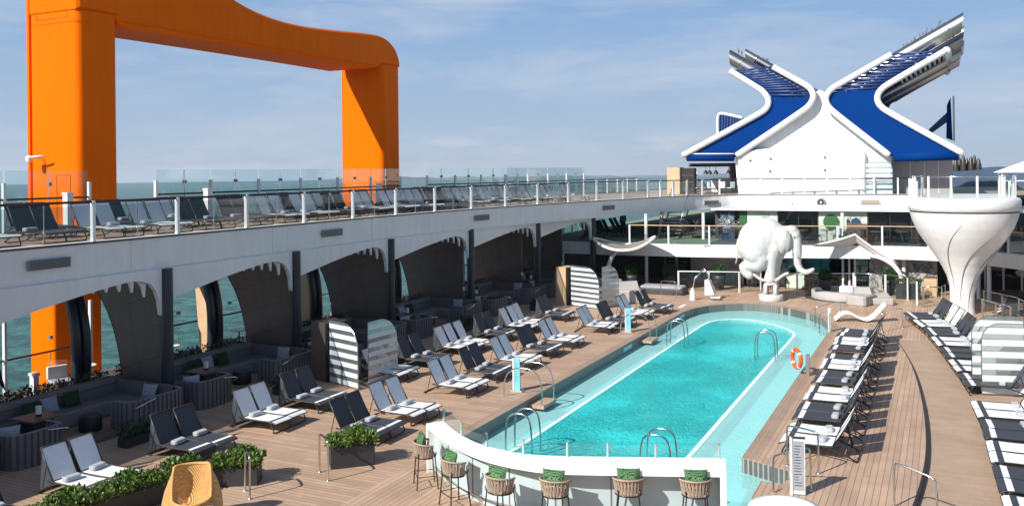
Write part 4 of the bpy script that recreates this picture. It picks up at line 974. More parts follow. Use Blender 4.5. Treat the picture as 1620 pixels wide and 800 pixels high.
q = [fp(x, y, YF + 8) - o0 for x, y in ((1498, 178), (1498, 193), (1474, 210), (1469, 205))]; MB().prism(q, (0, .8, 0)).build('strut', 'navy', bf)
# low dark blue roof to the right of the funnel
a, b = fp(1508, 290, 90), fp(1700, 263, 90)
dr = empty('deck_roof', (a.x, 90, UP), 'low dark blue sloping roof far behind the pod balcony', 'roof')
mb = MB(); w = b.x - a.x; h = b.z - UP; mb.prism([(0, 0, 0), (w, 0, 0), (w, 0, h * .8), (w * .5, 0, h), (0, 0, h * .75)], (0, 30, 0)); mb.build('roof', 'bluegrey', dr)
for k in range(7):
    p = fp(1512 + k * 6, 258, 92); t = empty('wind_scoop', (p.x, 92 + (k % 2), UP + h * .8), ORD[k] + ' small dark conical scoop from the left on the low blue roof', 'scoop', 'conical scoops on the low blue roof')
    MB().lathe([(.28, 0), (.25, .5), (.12, 1.0 + .15 * (k % 3)), (.03, 1.2 + .15 * (k % 3))], 8).build('cone', 'frame', t)
"""next"""
# ------------------------------------------------------------------ loungers
def make_lounger(kind, fm, cover=False):
    sm, st = ('slingw', 'slingd') if kind == 'white' else ('slingd', 'slingw')
    t = empty('sun_lounger', (0, 0, 0), '', 'sun lounger', 'sun loungers on the decks')
    w = .33
    def prof(s): return [(-1.15, .335), (-.6, .32), (-.12, .335), (-.02, .30)]
    m = MB()
    for s in (-1, 1): m.tube(smooth_path([(-1.3, s * w, .34), (-.7, s * w, .315), (-.12, s * w, .325), (0, s * w, .27)], it=1), .019, 6)
    m.tube([(-.01, -w, .275), (-.01, w, .275)], .017, 6); m.tube([(-1.15, -w, .33), (-1.15, w, .33)], .017, 6)
    m.build('frame', fm, t)
    m = MB(); m.tube(smooth_path([(-.2, -w, .32), (-.06, -w, .1), (-.1, -w, .02), (-.1, w, .02), (-.06, w, .1), (-.2, w, .32)], it=1), .018, 6); m.build('leg', fm, t)
    m = MB(); m.tube(smooth_path([(-.98, -w, .32), (-1.2, -w, .26), (-1.52, -w, .12), (-1.66, -w, .02), (-1.66, w, .02), (-1.52, w, .12), (-1.2, w, .26), (-.98, w, .32)], it=1), .018, 6); m.build('leg', fm, t)
    def sheet(pts, yw, th=.012):
        m = MB(); n = len(pts)
        top = [(x, -yw, z) for x, z in pts] + [(x, yw, z) for x, z in pts]; bot = [(x, y, z - th) for x, y, z in top]
        o = [(i, i + 1, n + i + 1, n + i) for i in range(n - 1)]
        m.add(top, o); m.add(bot, [f[::-1] for f in o])
        for a, b in ((0, n), (n - 1, 2 * n - 1)): m.add([top[a], top[b], bot[b], bot[a]], [(0, 1, 2, 3)])
        for q in (0, n):
            for i in range(n - 1): m.add([top[q + i], top[q + i + 1], bot[q + i + 1], bot[q + i]], [(0, 1, 2, 3)])
        return m
    def zs(x): return .338 - .018 * math.sin(PI * min(1, max(0, (-x - .12) / 1.03))) if x < -.12 else .338 + (x + .12) * .3
    xs = [-1.14 + i * .1 for i in range(9)] + [-.26]
    s_ = sheet([(x, zs(x)) for x in xs], w - .005).build('seat', sm, t)
    sheet([(-.26, zs(-.26) + .001), (-.19, zs(-.19) + .001), (-.14, .338)], w - .005).build('stripe', st, s_)
    sheet([(-.14, .336), (-.06, .32), (0, .285)], w - .005).build('foot_panel', sm, t)
    b = sheet([(-1.53, 1.01), (-1.50, .97), (-1.33, .66), (-1.17, .36)], w - .03).build('backrest', sm, t)
    m = MB()
    for s in (-1, 1): m.tube([(-1.15, s * (w - .02), .34), (-1.34, s * (w - .02), .655), (-1.53, s * (w - .02), 1.02)], .018, 6)
    m.tube([(-1.53, -w + .02, 1.02), (-1.53, w - .02, 1.02)], .018, 6); m.build('back_frame', fm, t)
    for s in (-1, 1): MB().tube([(-1.36, s * (w - .03), .68), (-1.5, s * (w - .03), .14)], .012, 5).build('back_stay', fm, t)
    if cover:
        m = MB(); m.prism([(-1.17, -w + .03, .32), (-1.50, -w + .03, .97), (-1.58, -w + .03, .14), (-1.4, -w + .03, .10)], (0, 2 * w - .06, 0)); m.build('back_cover', 'slingd', t)
    return t
LP = {(k, f): make_lounger(k, f) for k in ('white', 'charcoal') for f in ('frame', 'frameblk')}
m = MB(); pts = []
m.rbox((-.09, -.19, -.05), (.09, .19, .05), .03); m.rbox((-.075, -.193, -.035), (.02, .193, .053), .02)
LP[('white', 'cover')] = make_lounger('white', 'frame', True); LP[('charcoal', 'cover')] = make_lounger('charcoal', 'frame', True)
TOWEL = m.build('rolled_towel', 'towel'); tag(TOWEL, '', 'towel', 'rolled towels on the loungers')
cnt = {'n': 0}
def lounger(kind, x, y, rz, z, label, fm='frame', wide=1.0, lng=1.0, towel=True, tl=None, dirty=True):
    o = put(LP[(kind, fm)], (x, y, z), rz, label, USED, (lng, wide, 1))
    if towel:
        R = Matrix.Rotation(rz, 3, 'Z'); q = R @ Vector((-1.0 * lng + random.uniform(-.03, .12), random.uniform(-.06, .06), 0))
        put(TOWEL, (x + q.x, y + q.y, z + .385), rz + random.uniform(-.12, .12), tl, USED)
    return o
def row(sets, name, rz=0, z=0, fm='frame', wide=1.0, lng=1.0, frm='from the bar', towel=1):
    """sets: (kind, count, x, y0, pitch)"""
    for i, s in enumerate(sets):
        jr = random.uniform(-.03, .03); jy = random.uniform(-.04, .04); kind, c, x, y0, pitch = s[:5]; r_ = rz + (s[5] if len(s) > 5 else 0)
        for k in range(c):
            pos = ['nearer', 'farther'][k] if c == 2 else (['nearest', 'middle', 'farthest'][k] if c == 3 else 'only')
            if c == 1: a = '%s sun lounger standing alone as %s set %s, %s' % (kind, ORD[i], frm, name)
            else: a = '%s sun lounger, %s in %s set %s, %s' % (kind, pos, ORD[i], frm, name)
            b = 'rolled towel on %s lounger of %s set %s, %s' % (pos, ORD[i], frm, name)
            fw = Vector((math.cos(r_ + PI / 2), math.sin(r_ + PI / 2))); s_ = 1 if fw.y >= 0 else -1
            d = (k + .5) * pitch
            lounger(kind, x + fw.x * d * s_ + random.uniform(-.05, .05), y0 + fw.y * d * s_ + jy, r_ + jr + random.uniform(-.012, .012), z, a, fm, wide, lng, towel and (towel == 1 or (i + k) % towel == 0), b)
tc_ = math.radians
row([('charcoal', 2, -12.93, 18.98, .69), ('white', 2, -13.02, 20.85, .7), ('white', 2, -13.1, 24.12, .72), ('charcoal', 2, -13.15, 26.3, .7), ('white', 2, -13.05, 28.25, .7), ('charcoal', 2, -13.05, 30.4, .7),
     ('white', 2, -12.98, 32.35, .72), ('white', 2, -12.72, 35.8, .72), ('charcoal', 2, -12.4, 37.45, .7), ('white', 2, -12.25, 39.8, .72), ('charcoal', 2, -11.95, 41.75, .72)], 'poolside row', fm='frame')
row([('charcoal', 2, -16.1, 10.6, .7), ('white', 2, -16.34, 13.2, .7), ('charcoal', 2, -16.2, 16.1, .7), ('white', 2, -16.13, 18.83, .7), ('charcoal', 2, -16.2, 20.9, .72), ('white', 2, -16.15, 24.9, .72), ('charcoal', 2, -16.1, 27.1, .72),
     ('white', 3, -16.02, 29.5, .72), ('charcoal', 2, -15.97, 32.6, .72), ('white', 3, -15.85, 34.7, .72), ('charcoal', 2, -15.6, 38.1, .75)], 'row by the cabanas', fm='cover', frm='from the left')
row([('white', 2, -3.66, 22.5, .93), ('charcoal', 2, -3.66, 24.75, .95), ('white', 2, -3.66, 26.85, .93), ('charcoal', 2, -3.68, 29.1, .95), ('white', 2, -3.74, 31.3, .82), ('charcoal', 1, -3.76, 33.0, .82), ('charcoal', 1, -3.78, 34.7, .85), ('white', 2, -3.8, 35.7, .85), ('charcoal', 2, -3.82, 37.6, .85)],
    'row right of the pool', rz=PI, fm='frameblk', wide=1.3, lng=1.08, frm='from the front')
def drow(kinds, pts, name, nset):
    ls = [0]; P_ = [Vector(p) for p in pts]
    for i in range(len(P_) - 1): ls.append(ls[-1] + (P_[i + 1] - P_[i]).length)
    pos = 0; 
    for i, (kind, c) in enumerate(kinds):
        for k in range(c):
            s_ = pos + .47
            for j in range(len(P_) - 1):
                if s_ <= ls[j + 1] or j == len(P_) - 2: t = (s_ - ls[j]) / (ls[j + 1] - ls[j]); p = P_[j].lerp(P_[j + 1], t); d = (P_[j + 1] - P_[j]).normalized(); break
            r_ = math.atan2(d.y, d.x) + PI / 2
            ps = ['nearer', 'farther'][k] if c == 2 else 'single'
            lounger(kind, p.x, p.y, r_, bz(p.y) if p.y < 39 else 0, '%s sun lounger, %s in %s set from the front, %s' % (kind, ps, ORD[i], name), 'frameblk', 1.3, 1.1, True, 'rolled towel on %s lounger of %s set from the front, %s' % (ps, ORD[i], name))
            pos += .90
        pos += .22
drow([('charcoal', 2), ('white', 2), ('charcoal', 2), ('white', 2), ('charcoal', 2), ('white', 2), ('charcoal', 2)], [(.62, 31.0), (.36, 33.2), (.1, 35), (-.25, 37.5), (-.83, 41.1), (-1.7, 44.9), (-2.2, 47)], 'row toward the pod', 7)
drow([('white', 2), ('charcoal', 2), ('white', 2), ('charcoal', 2), ('white', 2), ('charcoal', 2)][::-1][0:0] + [('charcoal', 2), ('white', 2), ('charcoal', 2), ('white', 2), ('charcoal', 2), ('white', 2)], [(1.2, 17.2), (1.06, 20), (.95, 23.3), (.86, 26.6), (.68, 29.0), (.6, 30)], 'row at the right edge', 6)
# upper deck loungers
random.seed(21)
ys = 12.2; sets = []
kk = ['white', 'white', 'charcoal', 'white', 'white', 'charcoal', 'charcoal', 'white', 'white', 'charcoal', 'white', 'white', 'white', 'charcoal', 'white', 'white', 'white', 'white', 'white', 'white']
for k in kk:
    xr = -21.45
    for i in range(len(RIM) - 1):
        if RIM[i][1] <= ys + 1 <= RIM[i + 1][1]: xr = RIM[i][0] - .6
    sets.append((k, 2, xr, ys, .72)); ys += 1.95
row(sets, 'front row on upper deck', z=UP, frm='from the left', towel=2)
sets = []; ys = 17.5
for k in ['charcoal', 'charcoal', 'white', 'charcoal', 'charcoal', 'white', 'charcoal', 'white', 'charcoal', 'white', 'white', 'white']:
    sets.append((k, 2, -23.75, ys, .72)); ys += 2.9
row(sets, 'back row on upper deck', z=UP, frm='from the left', towel=2)
# middle deck and bridge loungers
row([('charcoal', 2, -19.4, 53.5, .75), ('charcoal', 3, -19.4, 56.0, .75), ('charcoal', 2, -19.4, 59.2, .75)], 'middle deck at far left', z=MID, frm='from the front', towel=0)
row([('charcoal', 3, -13.6, 56.2, .78), ('charcoal', 3, -13.4, 59.0, .78), ('charcoal', 2, -10.7, 57.6, .78)], 'middle deck left of elephant', z=MID, frm='from the front', towel=0)
row([('white', 2, -15.6, 66, .75), ('white', 2, -15.4, 68.4, .75)], 'bridge left of the funnel', z=UP, frm='from the front', towel=0)
row([('white', 2, -2.9, 65.2, .75)], 'under the right blue wing', z=UP, frm='from the front', towel=0)
for k in range(6):
    o = put(LP[('charcoal', 'frameblk')], (2.1 + .12 * k, 46.6 + k * 1.05, -.0), PI + tc_(-18), ORD[k] + ' black lounger from the front in the shaded row behind the striped screen, far right', USED, (1, 1.1, 1))

# ------------------------------------------------------------------ bar with its stools
BT_O = [(-10.82, 17.91), (-10.45, 17.58), (-10.05, 17.24), (-9.6, 16.9), (-9.06, 16.58), (-8.5, 16.33), (-7.97, 16.2), (-7.4, 16.15), (-6.9, 16.2), (-6.2, 16.45), (-5.5, 16.72), (-3.92, 17.34)]
BT_I = [(-10.56, 18.25), (-10.15, 17.85), (-9.66, 17.46), (-9.2, 17.16), (-8.79, 16.98), (-8.3, 16.87), (-7.86, 16.84), (-7.4, 16.92), (-6.97, 17.06), (-6.2, 17.36), (-5.3, 17.72), (-4.12, 18.18)]
bar = empty('pool_bar', (-7.4, 17.0, 0), 'curved white swim up bar counter along the near end of the pool', 'bar'); bo = Vector((7.4, -17, 0))
def arc_slab(o_, i_, z0, z1):
    m = MB(); n = len(o_)
    V = [(*p, z1) for p in o_] + [(*p, z1) for p in i_] + [(*p, z0) for p in o_] + [(*p, z0) for p in i_]
    fs = []
    for k in range(n - 1): fs += [(k, k + 1, n + k + 1, n + k), (2 * n + k, 3 * n + k, 3 * n + k + 1, 2 * n + k + 1), (k, 2 * n + k, 2 * n + k + 1, k + 1), (n + k, n + k + 1, 3 * n + k + 1, 3 * n + k)]
    fs += [(0, n, 3 * n, 2 * n), (n - 1, 3 * n - 1, 4 * n - 1, 2 * n - 1)]
    m.add(V, fs); return m
def sm2(p): return [(q.x, q.y) for q in smooth_path([(x, y, 0) for x, y in p], it=1)]
bo_, bi_ = sm2(BT_O), sm2(BT_I)
def bld(m_, n_, mm, par=bar):
    o = m_.build(n_, mm, par); 
    if par is bar: o.location = bo
    return o
bld(arc_slab(bo_, bi_, 1.02, 1.12), 'counter_top', 'bar')
fo_ = [(p[0] * .55 + q[0] * .45, p[1] * .55 + q[1] * .45) for p, q in zip(bo_, bi_)]
fb_ = [(p[0] * .1 + q[0] * .9, p[1] * .1 + q[1] * .9) for p, q in zip(bo_, bi_)]
bld(arc_slab(fo_, fb_, .0, 1.02), 'front_panel', 'barfront')
for q in (4, 8, 12, 16, 19):
    if q < len(fo_): x, y = fo_[q]; d = Vector((fo_[min(len(fo_) - 1, q + 1)][0] - fo_[q - 1][0], fo_[min(len(fo_) - 1, q + 1)][1] - fo_[q - 1][1])).normalized(); bld(MB().box((x - .012, y - .012, .02), (x + .012, y + .01, 1.0), math.atan2(d.y, d.x)), 'panel_joint', 'grille')
def end_slab(a, b, w, nrm):
    a, b = Vector(a), Vector(b); d = (b - a).normalized(); n_ = Vector(nrm).normalized() * w; m = MB()
    m.prism([(*a, 0), (*b, 0), (*(b + n_), 0), (*(a + n_), 0)], (0, 0, 1.12)); return m
bld(end_slab(BT_O[0], BT_I[0], .09, (-.75, .62)), 'end_panel', 'bar'); bld(end_slab(BT_O[-1], BT_I[-1], .12, (.9, .38)), 'end_panel', 'bar')
bld(arc_slab([(x, y - .16) for x, y in fo_], [(x, y - .13) for x, y in fo_], .18, .21), 'foot_rail', 'steel')
# splash screen standing on the back edge
bi3 = [(x * 1, y - .03) for x, y in BT_I]
gs = empty('splash_screen', (-7.4, 17.4, 1.12), 'low frameless glass splash screen standing on the back edge of the bar', 'glass screen')
go = Vector((7.4, -17.4, -1.12))
segs = [0, 2, 4, 6, 8, 9, 10, 11]
for a, b in zip(segs[:-1], segs[1:]):
    p, q = Vector((*bi3[a], 0)), Vector((*bi3[b], 0)); d = (q - p).normalized() * .03; t = Vector((-d.y, d.x, 0)).normalized() * .006
    z = Vector((0, 0, 1.16)); h = Vector((0, 0, .27)); m = MB(); m.prism([p + d + z - t, q - d + z - t, q - d + z + h - t, p + d + z + h - t], t * 2); m.build('pane', 'glass', gs).location = go
for a in segs:
    p = bi3[a]; MB().box((p[0] - .02, p[1] - .02, 1.12), (p[0] + .02, p[1] + .02, 1.42)).build('clamp_post', 'steel', gs).location = go
def make_stool():
    t = empty('bar_stool', (0, 0, 0), '', 'bar stool', 'bar stools along the pool bar')
    for sx in (-1, 1):
        for sy in (-1, 1): MB().tube([(sx * .25, sy * .23, 0), (sx * .19, sy * .18, .68), (sx * .21, sy * .2, .8)], .014, 6).build('leg', 'frameblk', t)
    m = MB()
    for z, k in ((.28, .232), (.28, .232)): m.tube([(-k, -k + .02, z), (k, -k + .02, z), (k, k - .02, z), (-k, k - .02, z)], .011, 5, closed=True)
    m.build('foot_ring', 'frameblk', t)
    m = MB(); m.rbox((-.22, -.2, .68), (.22, .2, .75), .06); m.build('seat', 'rope', t)
    # woven tub: vertical cords, open toward +y (the bar)
    ring = lambda r, rr: [(r * math.sin(a) * 1.05, -r * math.cos(a) * .95) for a in rr]
    angs = [math.radians(-118 + 236 * i / 34) for i in range(35)]
    lo_, hi_ = ring(.23, angs), ring(.275, angs); m = MB()
    for i in range(34):
        h = .99 - .05 * (abs(i - 17) / 17) ** 2
        a, b = lo_[i], hi_[i + 1 if i % 2 == 0 else i]; m.tube([(a[0], a[1], .68), ((a[0] + b[0]) / 2, (a[1] + b[1]) / 2, .83), (b[0], b[1], h)], .013, 4)
        a, b = lo_[i + 1], hi_[i]; m.tube([(a[0], a[1], .68), (b[0], b[1], h)], .009, 4)
    m.build('woven_back', 'rope', t)
    m = MB(); m.tube([(x, y, 1.0 - .05 * (abs(i - 17) / 17) ** 2) for i, (x, y) in enumerate(ring(.278, angs))], .022, 6); m.build('arm_rail', 'rope', t)
    m = MB(); m.tube([(x, y, .68) for x, y in ring(.235, angs)], .018, 6); m.build('lower_rail', 'frameblk', t)
    return t
def pillow_mesh(w, h, t, n=8):
    m = MB(); vs = []; fs = []
    for s in (1, -1):
        for i in range(n + 1):
            for j in range(n + 1):
                u, v = i / n * 2 - 1, j / n * 2 - 1; b = max(0, (1 - u ** 4) * (1 - v ** 4)) ** .6; k = 1 - .06 * (1 - abs(u) ** 2) * abs(v) ** 4 - .0; vs.append((u * w / 2 * (1 - .07 * (1 - v * v) * abs(u) ** 6), s * t / 2 * b, v * h / 2 * (1 - .07 * (1 - u * u) * abs(v) ** 6)))
    N1 = (n + 1) ** 2
    for q in (0, 1):
        for i in range(n):
            for j in range(n): a = q * N1 + i * (n + 1) + j; f = (a, a + 1, a + n + 2, a + n + 1); fs.append(f if q == 0 else f[::-1])
    return m.add(vs, fs, True)
def leafy_mat():
    m = mat('tropical_leaf_print', (.02, .06, .02), .8); t = m.node_tree; b = t.nodes['Principled BSDF']
    tcn = t.nodes.new('ShaderNodeTexCoord'); w = t.nodes.new('ShaderNodeTexWave'); w.wave_type = 'RINGS'; w.inputs['Scale'].default_value = 14; w.inputs['Distortion'].default_value = 7; w.inputs['Detail'].default_value = 2
    t.links.new(tcn.outputs['Object'], w.inputs['Vector']); r = t.nodes.new('ShaderNodeValToRGB'); e = r.color_ramp.elements
    e[0].position = .2; e[0].color = (.006, .03, .02, 1); e[1].position = .55; e[1].color = (.05, .16, .02, 1); x = e.new(.75); x.color = (.25, .38, .03, 1); x = e.new(.9); x.color = (.02, .12, .12, 1)
    t.links.new(w.outputs['Fac'], r.inputs[0]); t.links.new(r.outputs[0], b.inputs['Base Color']); return m
M['leafy'] = leafy_mat()
STOOL = make_stool(); PIL = pillow_mesh(.46, .32, .15).build('scatter_pillow', 'leafy'); tag(PIL, '', 'cushion', 'leaf patterned pillows on the bar stools')
for i, (px, py, rz) in enumerate([(673, 697, -50), (719, 724, -32), (791, 750, -10), (878, 755, 6), (994, 753, 20), (1100, 755, 21)]):
    p = P(px, py, 1.0); x, y = p.x, p.y
    a = math.radians(rz)
    put(STOOL, (x, y, 0), a, ORD[i] + ' woven bar stool from the left in front of the white bar', USED, (1.02, 1.02, 1.0))
    q = Matrix.Rotation(a, 3, 'Z') @ Vector((0, -.10, 1.03)); o = put(PIL, (x + q.x, y + q.y, q.z), a, 'leaf print pillow on the ' + ORD[i] + ' bar stool from the left', USED); o.rotation_euler = (tc_(-14), 0, a)
# white counter end at the bottom edge
m = MB(); m.lathe([(.52, 0), (.56, .1), (.56, .88), (.62, .9), (.64, .95), (.62, 1.0), (.5, 1.03), (0.01, 1.04)], 36, (0, 0, 0)); o = m.build('round_counter', 'bar', loc=(-2.55, 16.3, 0)); tag(o, 'rounded white counter end at the bottom edge right of the bar', 'counter')
# little timber steps at the deck corner
st = empty('pool_steps', (-3.0, 20.6, 0), 'wooden pool steps beside the white sign at the deck corner', 'steps')
for k in range(2): MB().box((-.75 + .0, -.75 + k * .0, -.22 - k * .2), (-.22 - .22 * (0), .35, -.17 - k * .2)).build('tread', 'plank', st).location = (-.05 - k * .25, 0, 0)

# ------------------------------------------------------------------ planters, wicker chairs
def hedge(name, label, a, b, w, h, n, leafh=.32, group=None, cat='planter', m_leaf='green', ls=.075):
    a, b = Vector(a), Vector(b); d = b - a; ln = d.length; rz = math.atan2(d.y, d.x); c = (a + b) / 2
    t = empty(name, (c.x, c.y, 0), label, cat, group, rz)
    MB().rbox((-ln / 2, -w / 2, 0), (ln / 2, w / 2, h), .02).build('box', 'pot', t)
    MB().box((-ln / 2 + .04, -w / 2 + .04, h + .002), (ln / 2 - .04, w / 2 - .04, h + .012)).build('soil', 'darkwood', t)
    pts = []
    for _ in range(n):
        u = random.uniform(-.5, .5); v = random.uniform(-.5, .5); k = .75 + .25 * math.sin(u * ln * 5.3 + 1) + .12 * math.sin(u * ln * 13); hh = leafh * k * (1 - (2 * v) ** 2 * .45)
        e = random.random() ** .45; pts.append((u * (ln + .12), v * (w + .16) * (.85 + .3 * e), h + hh * e + random.uniform(-.03, .02)))
    MB().leaves(pts, ls).build('foliage', m_leaf, t)
    m = MB()
    for _ in range(int(n / 40)): u = random.uniform(-.45, .45) * ln; v = random.uniform(-.35, .35) * w; m.tube([(u, v, h), (u + random.uniform(-.06, .06), v + random.uniform(-.06, .06), h + leafh * .8)], .006, 4)
    m.build('stems', 'darkwood', t); return t
hedge('planter_box', 'square charcoal planter with a leafy green shrub behind the bar stools', (-13.2, 17.35), (-12.45, 18.07), .55, .5, 2600, .36)
hedge('planter_box', 'long low charcoal planter with green hedge behind the wicker chair at bottom left', (-15.75, 11.6), (-15.05, 15.0), .5, .42, 6500, .36)
hedge('planter_box', 'shorter charcoal planter with green hedge by the steel handrail at bottom left', (-14.85, 15.35), (-14.0, 15.85), .55, .42, 2600, .36)
def wicker(label, x, y, rz, s=1):
    t = empty('wicker_chair', (x, y, 0), label, 'chair', None, rz, (s, s, s))
    # bulbous shell: closed form with a scooped seat and flared high back facing +x
    m = MB(); n = 40; rows = 26; vs = []; fs = []
    def rim(a):   # height of the rim around the shell (a=0 is the front)
        c = math.cos(a); q = min(1, max(0, -c * 1.5 + .25)); return .40 + .46 * q * q * (3 - 2 * q) + .03 * (1 - abs(c))
    for i in range(rows + 1):
        u = i / rows
        for j in range(n):
            a = 2 * PI * j / n
            h = rim(a); z = h * u; r = .34 + .14 * math.sin(PI * min(1, u * 1.05)) ** .8 - .06 * u
            back = max(0, -math.cos(a)); r2 = r * (1 - .06 * back * u * u)
            vs.append((math.cos(a) * r2 * 1.05, math.sin(a) * r2 * (1.0 + .10 * back * u), z))
    for i in range(rows):
        for j in range(n): q = (j + 1) % n; fs.append((i * n + j, i * n + q, (i + 1) * n + q, (i + 1) * n + j))
    m.add(vs, fs, True)
    # inner surface down to the seat
    vs = []; fs = []
    for i in range(13):
        u = i / 12
        for j in range(n):
            a = 2 * PI * j / n; ho = rim(a); back = max(0, -math.cos(a)); ro = (.34 + .14 * math.sin(PI * 1.0) - .06) * (1 - .06 * back)
            r = ro * (1 - u) ** .55 * (1 - .0) ; z = ho + .015 - (ho - .30) * (1 - (1 - u) ** 1.7); x0 = .05 * u
            vs.append((math.cos(a) * r * 1.05 + x0, math.sin(a) * r * (1 + .1 * back * (1 - u)), z))
    for i in range(12):
        for j in range(n): q = (j + 1) % n; fs.append((i * n + j, i * n + q, (i + 1) * n + q, (i + 1) * n + j))
    m2 = MB(); m2.add(vs, fs, True)
    m.build('shell', 'wickerw', t); m2.build('seat', 'wickerw', t)
    m3 = MB(); pts = []
    for j in range(n): a = 2 * PI * j / n; back = max(0, -math.cos(a)); ro = .285 * (1 - .06 * back); pts.append((math.cos(a) * ro * 1.05, math.sin(a) * ro * (1 + .1 * back), rim(a) + .005))
    m3.tube(pts, .022, 8, closed=True); m3.build('rim', 'wicker', t)
    return t
def wick_mat():
    m = mat('woven_wicker', (.62, .34, .11), .55, var=.12, vs=20); t = m.node_tree; b = t.nodes['Principled BSDF']
    tcn = t.nodes.new('ShaderNodeTexCoord'); w = t.nodes.new('ShaderNodeTexWave'); w.bands_direction = 'DIAGONAL'; w.inputs['Scale'].default_value = 16; w.inputs['Distortion'].default_value = .6
    t.links.new(tcn.outputs['Object'], w.inputs['Vector']); bp = t.nodes.new('ShaderNodeBump'); bp.inputs['Strength'].default_value = .9; bp.inputs['Distance'].default_value = .02
    t.links.new(w.outputs['Fac'], bp.inputs['Height']); t.links.new(bp.outputs[0], b.inputs['Normal']); return m
M['wickerw'] = wick_mat()
wicker('honey coloured woven pod chair in front of the hedge at bottom left', -13.5, 13.3, tc_(-50), 1.3)
wicker('second honey woven chair just peeping in at the bottom edge', -13.9, 10.75, tc_(-40), 1.2)

# ------------------------------------------------------------------ steel handrails
def hoop(label, a, b, h=.92, r=.022, name='handrail', za=0, zb=0, group=None, cat='handrail', arch=False):
    a, b = Vector((*a, za)), Vector((*b, zb)); c = (a + b) / 2; t = empty(name, (c.x, c.y, min(za, zb)), label, cat, group); o = Vector((-c.x, -c.y, -min(za, zb)))
    ta, tb = Vector((a.x, a.y, za + h)), Vector((b.x, b.y, zb + h))
    if arch: pts = smooth_path([a, ta - Vector((0, 0, .25)), ta + (tb - ta) * .05, ta + (tb - ta) * .5 + Vector((0, 0, .12)), tb - (tb - ta) * .05, tb - Vector((0, 0, .25)), b], it=3)
    else: pts = smooth_path([a, ta - Vector((0, 0, .08)), ta + (tb - ta) * .08, tb - (tb - ta) * .08, tb - Vector((0, 0, .08)), b], it=2)
    m = MB(); m.tube(pts, r, 8); m.build('rail', 'steel', t).location = o
    for q in (a, b): MB().lathe([(.05, 0), (.05, .012), (.03, .03)], 12, (q.x, q.y, q.z)).build('foot', 'steel', t).location = o
    return t
hoop('polished steel handrail hoop beside the square planter', (-12.6, 16.5), (-13.15, 16.9))
hoop('polished steel handrail hoop beside the bottom left hedge', (-13.45, 14.9), (-13.9, 15.25))
hoop('tall steel handrail, nearer of two by the white sign at the deck corner', (-3.42, 20.3), (-2.62, 20.25), .95, za=-.3)
hoop('tall steel handrail, farther of two by the white sign at the deck corner', (-3.34, 21.75), (-2.6, 21.45), .95)
hoop('steel handrail hoop standing on the curved deck step at bottom right', (-.95, 20.0), (-.15, 19.7), .92, zb=-.16)
hoop('nearer steel handrail at the far right corner of the pool', (-4.9, 41.2), (-4.35, 40.1), .9, za=-.3)
hoop('farther steel handrail at the far right corner of the pool', (-5.3, 43.0), (-4.2, 43.2), .9, za=-.3)
hoop('small steel hoop between the wavy lounger and the lounger row', (-2.35, 40.9), (-1.6, 42.4), .85)
hoop('steel hoop by the shaded seats left of the pool lift', (-13.9, 47.7), (-13.0, 47.5), .9)
m = MB(); m.box((-.05, -.07, 0), (.05, .07, .98)); o = m.build('post', 'white', loc=(-4.38, 40.3, 0)); tag(o, 'short white square post at the far right corner of the pool', 'post')
def ladder(label, x, y, dx=.0, dy=.55, w=.75):
    t = empty('pool_ladder', (x, y, WL), label, 'ladder', 'pool ladders')
    for k in (0, 1):
        ox, oy = dx * k, dy * k
        pts = smooth_path([(ox - w / 2, oy, -.5), (ox - w / 2, oy, .75), (ox - w / 3, oy, 1.08), (ox + w / 3, oy, 1.08), (ox + w / 2, oy, .75), (ox + w / 2, oy, -.9)], it=2)
        MB().tube(pts, .024, 8).build('side_rail', 'steel', t)
    for q in range(3): MB().box((w / 2 - .05, 0, -.25 - q * .28), (w / 2 + .08, dy, -.21 - q * .28)).build('step', 'steel', t)
    return t
ladder('arched steel pool ladder at the near left corner of the pool', -9.9, 20.9)
ladder('arched steel pool ladder on the left ledge near the far end', -9.95, 36.2)
ladder('arched steel pool ladder at the near right corner beside the bar', -6.15, 20.5)
ladder('arched steel pool ladder on the right ledge near the far end', -6.15, 35.0)
for k, (y, lab) in enumerate([(25.4, 'nearer'), (36.6, 'farther')]):     # entry platforms on the left side with signs
    t = empty('entry_step', (-11.3, y, -.2), lab + ' wooden entry step with curved rails on the left pool edge', 'pool entry')
    MB().box((-.15, -.5, -.06), (.35, .5, .04)).build('step', 'plank', t)
    for q in (-.45, .45):
        pts = smooth_path([(.28, q, -.02), (.28, q, .75), (.0, q, 1.12), (-.7, q, 1.12), (-1.0, q, .75), (-1.0, q, .2)], it=3); MB().tube(pts, .022, 8).build('rail', 'steel', t)
    s = empty('info_sign', (-12.2, y + .3, 0), lab + ' light blue upright sign board beside the left pool steps', 'sign', 'light blue signs by the pool')
    MB().box((-.1, -.03, .05), (.1, .03, 1.02)).build('board', 'signblue', s); MB().box((-.14, -.05, 0), (-.1, .05, 1.02)).build('edge', 'white2', s); MB().box((-.2, -.1, 0), (.2, .1, .05)).build('base', 'steel', s)
    for q in range(8): MB().box((-.07, -.034, .3 + q * .08), (-.07 + .09 + .02 * (q % 3), -.031, .312 + q * .08)).build('text_line', 'ink', s)
s = empty('info_sign', (-2.82, 19.9, 0), 'white upright sign board with blue grey lettering at the deck corner', 'sign', rz=tc_(12))
MB().box((-.13, -.035, .02), (.13, .035, 1.2)).build('board', 'frost', s); MB().box((-.18, -.06, 0), (-.13, .06, 1.22)).build('edge', 'white2', s); MB().box((-.15, -.04, 1.2), (.14, .04, 1.23)).build('cap', 'frame', s)
MB().box((-.11, -.038, .1), (.11, -.0355, 1.15)).build('print', 'cush', s)
random.seed(2)
for q in range(15): MB().box((-.09, -.041, .2 + q * .06), (-.09 + random.uniform(.08, .17), -.0385, .215 + q * .06)).build('text_line', 'ink', s)
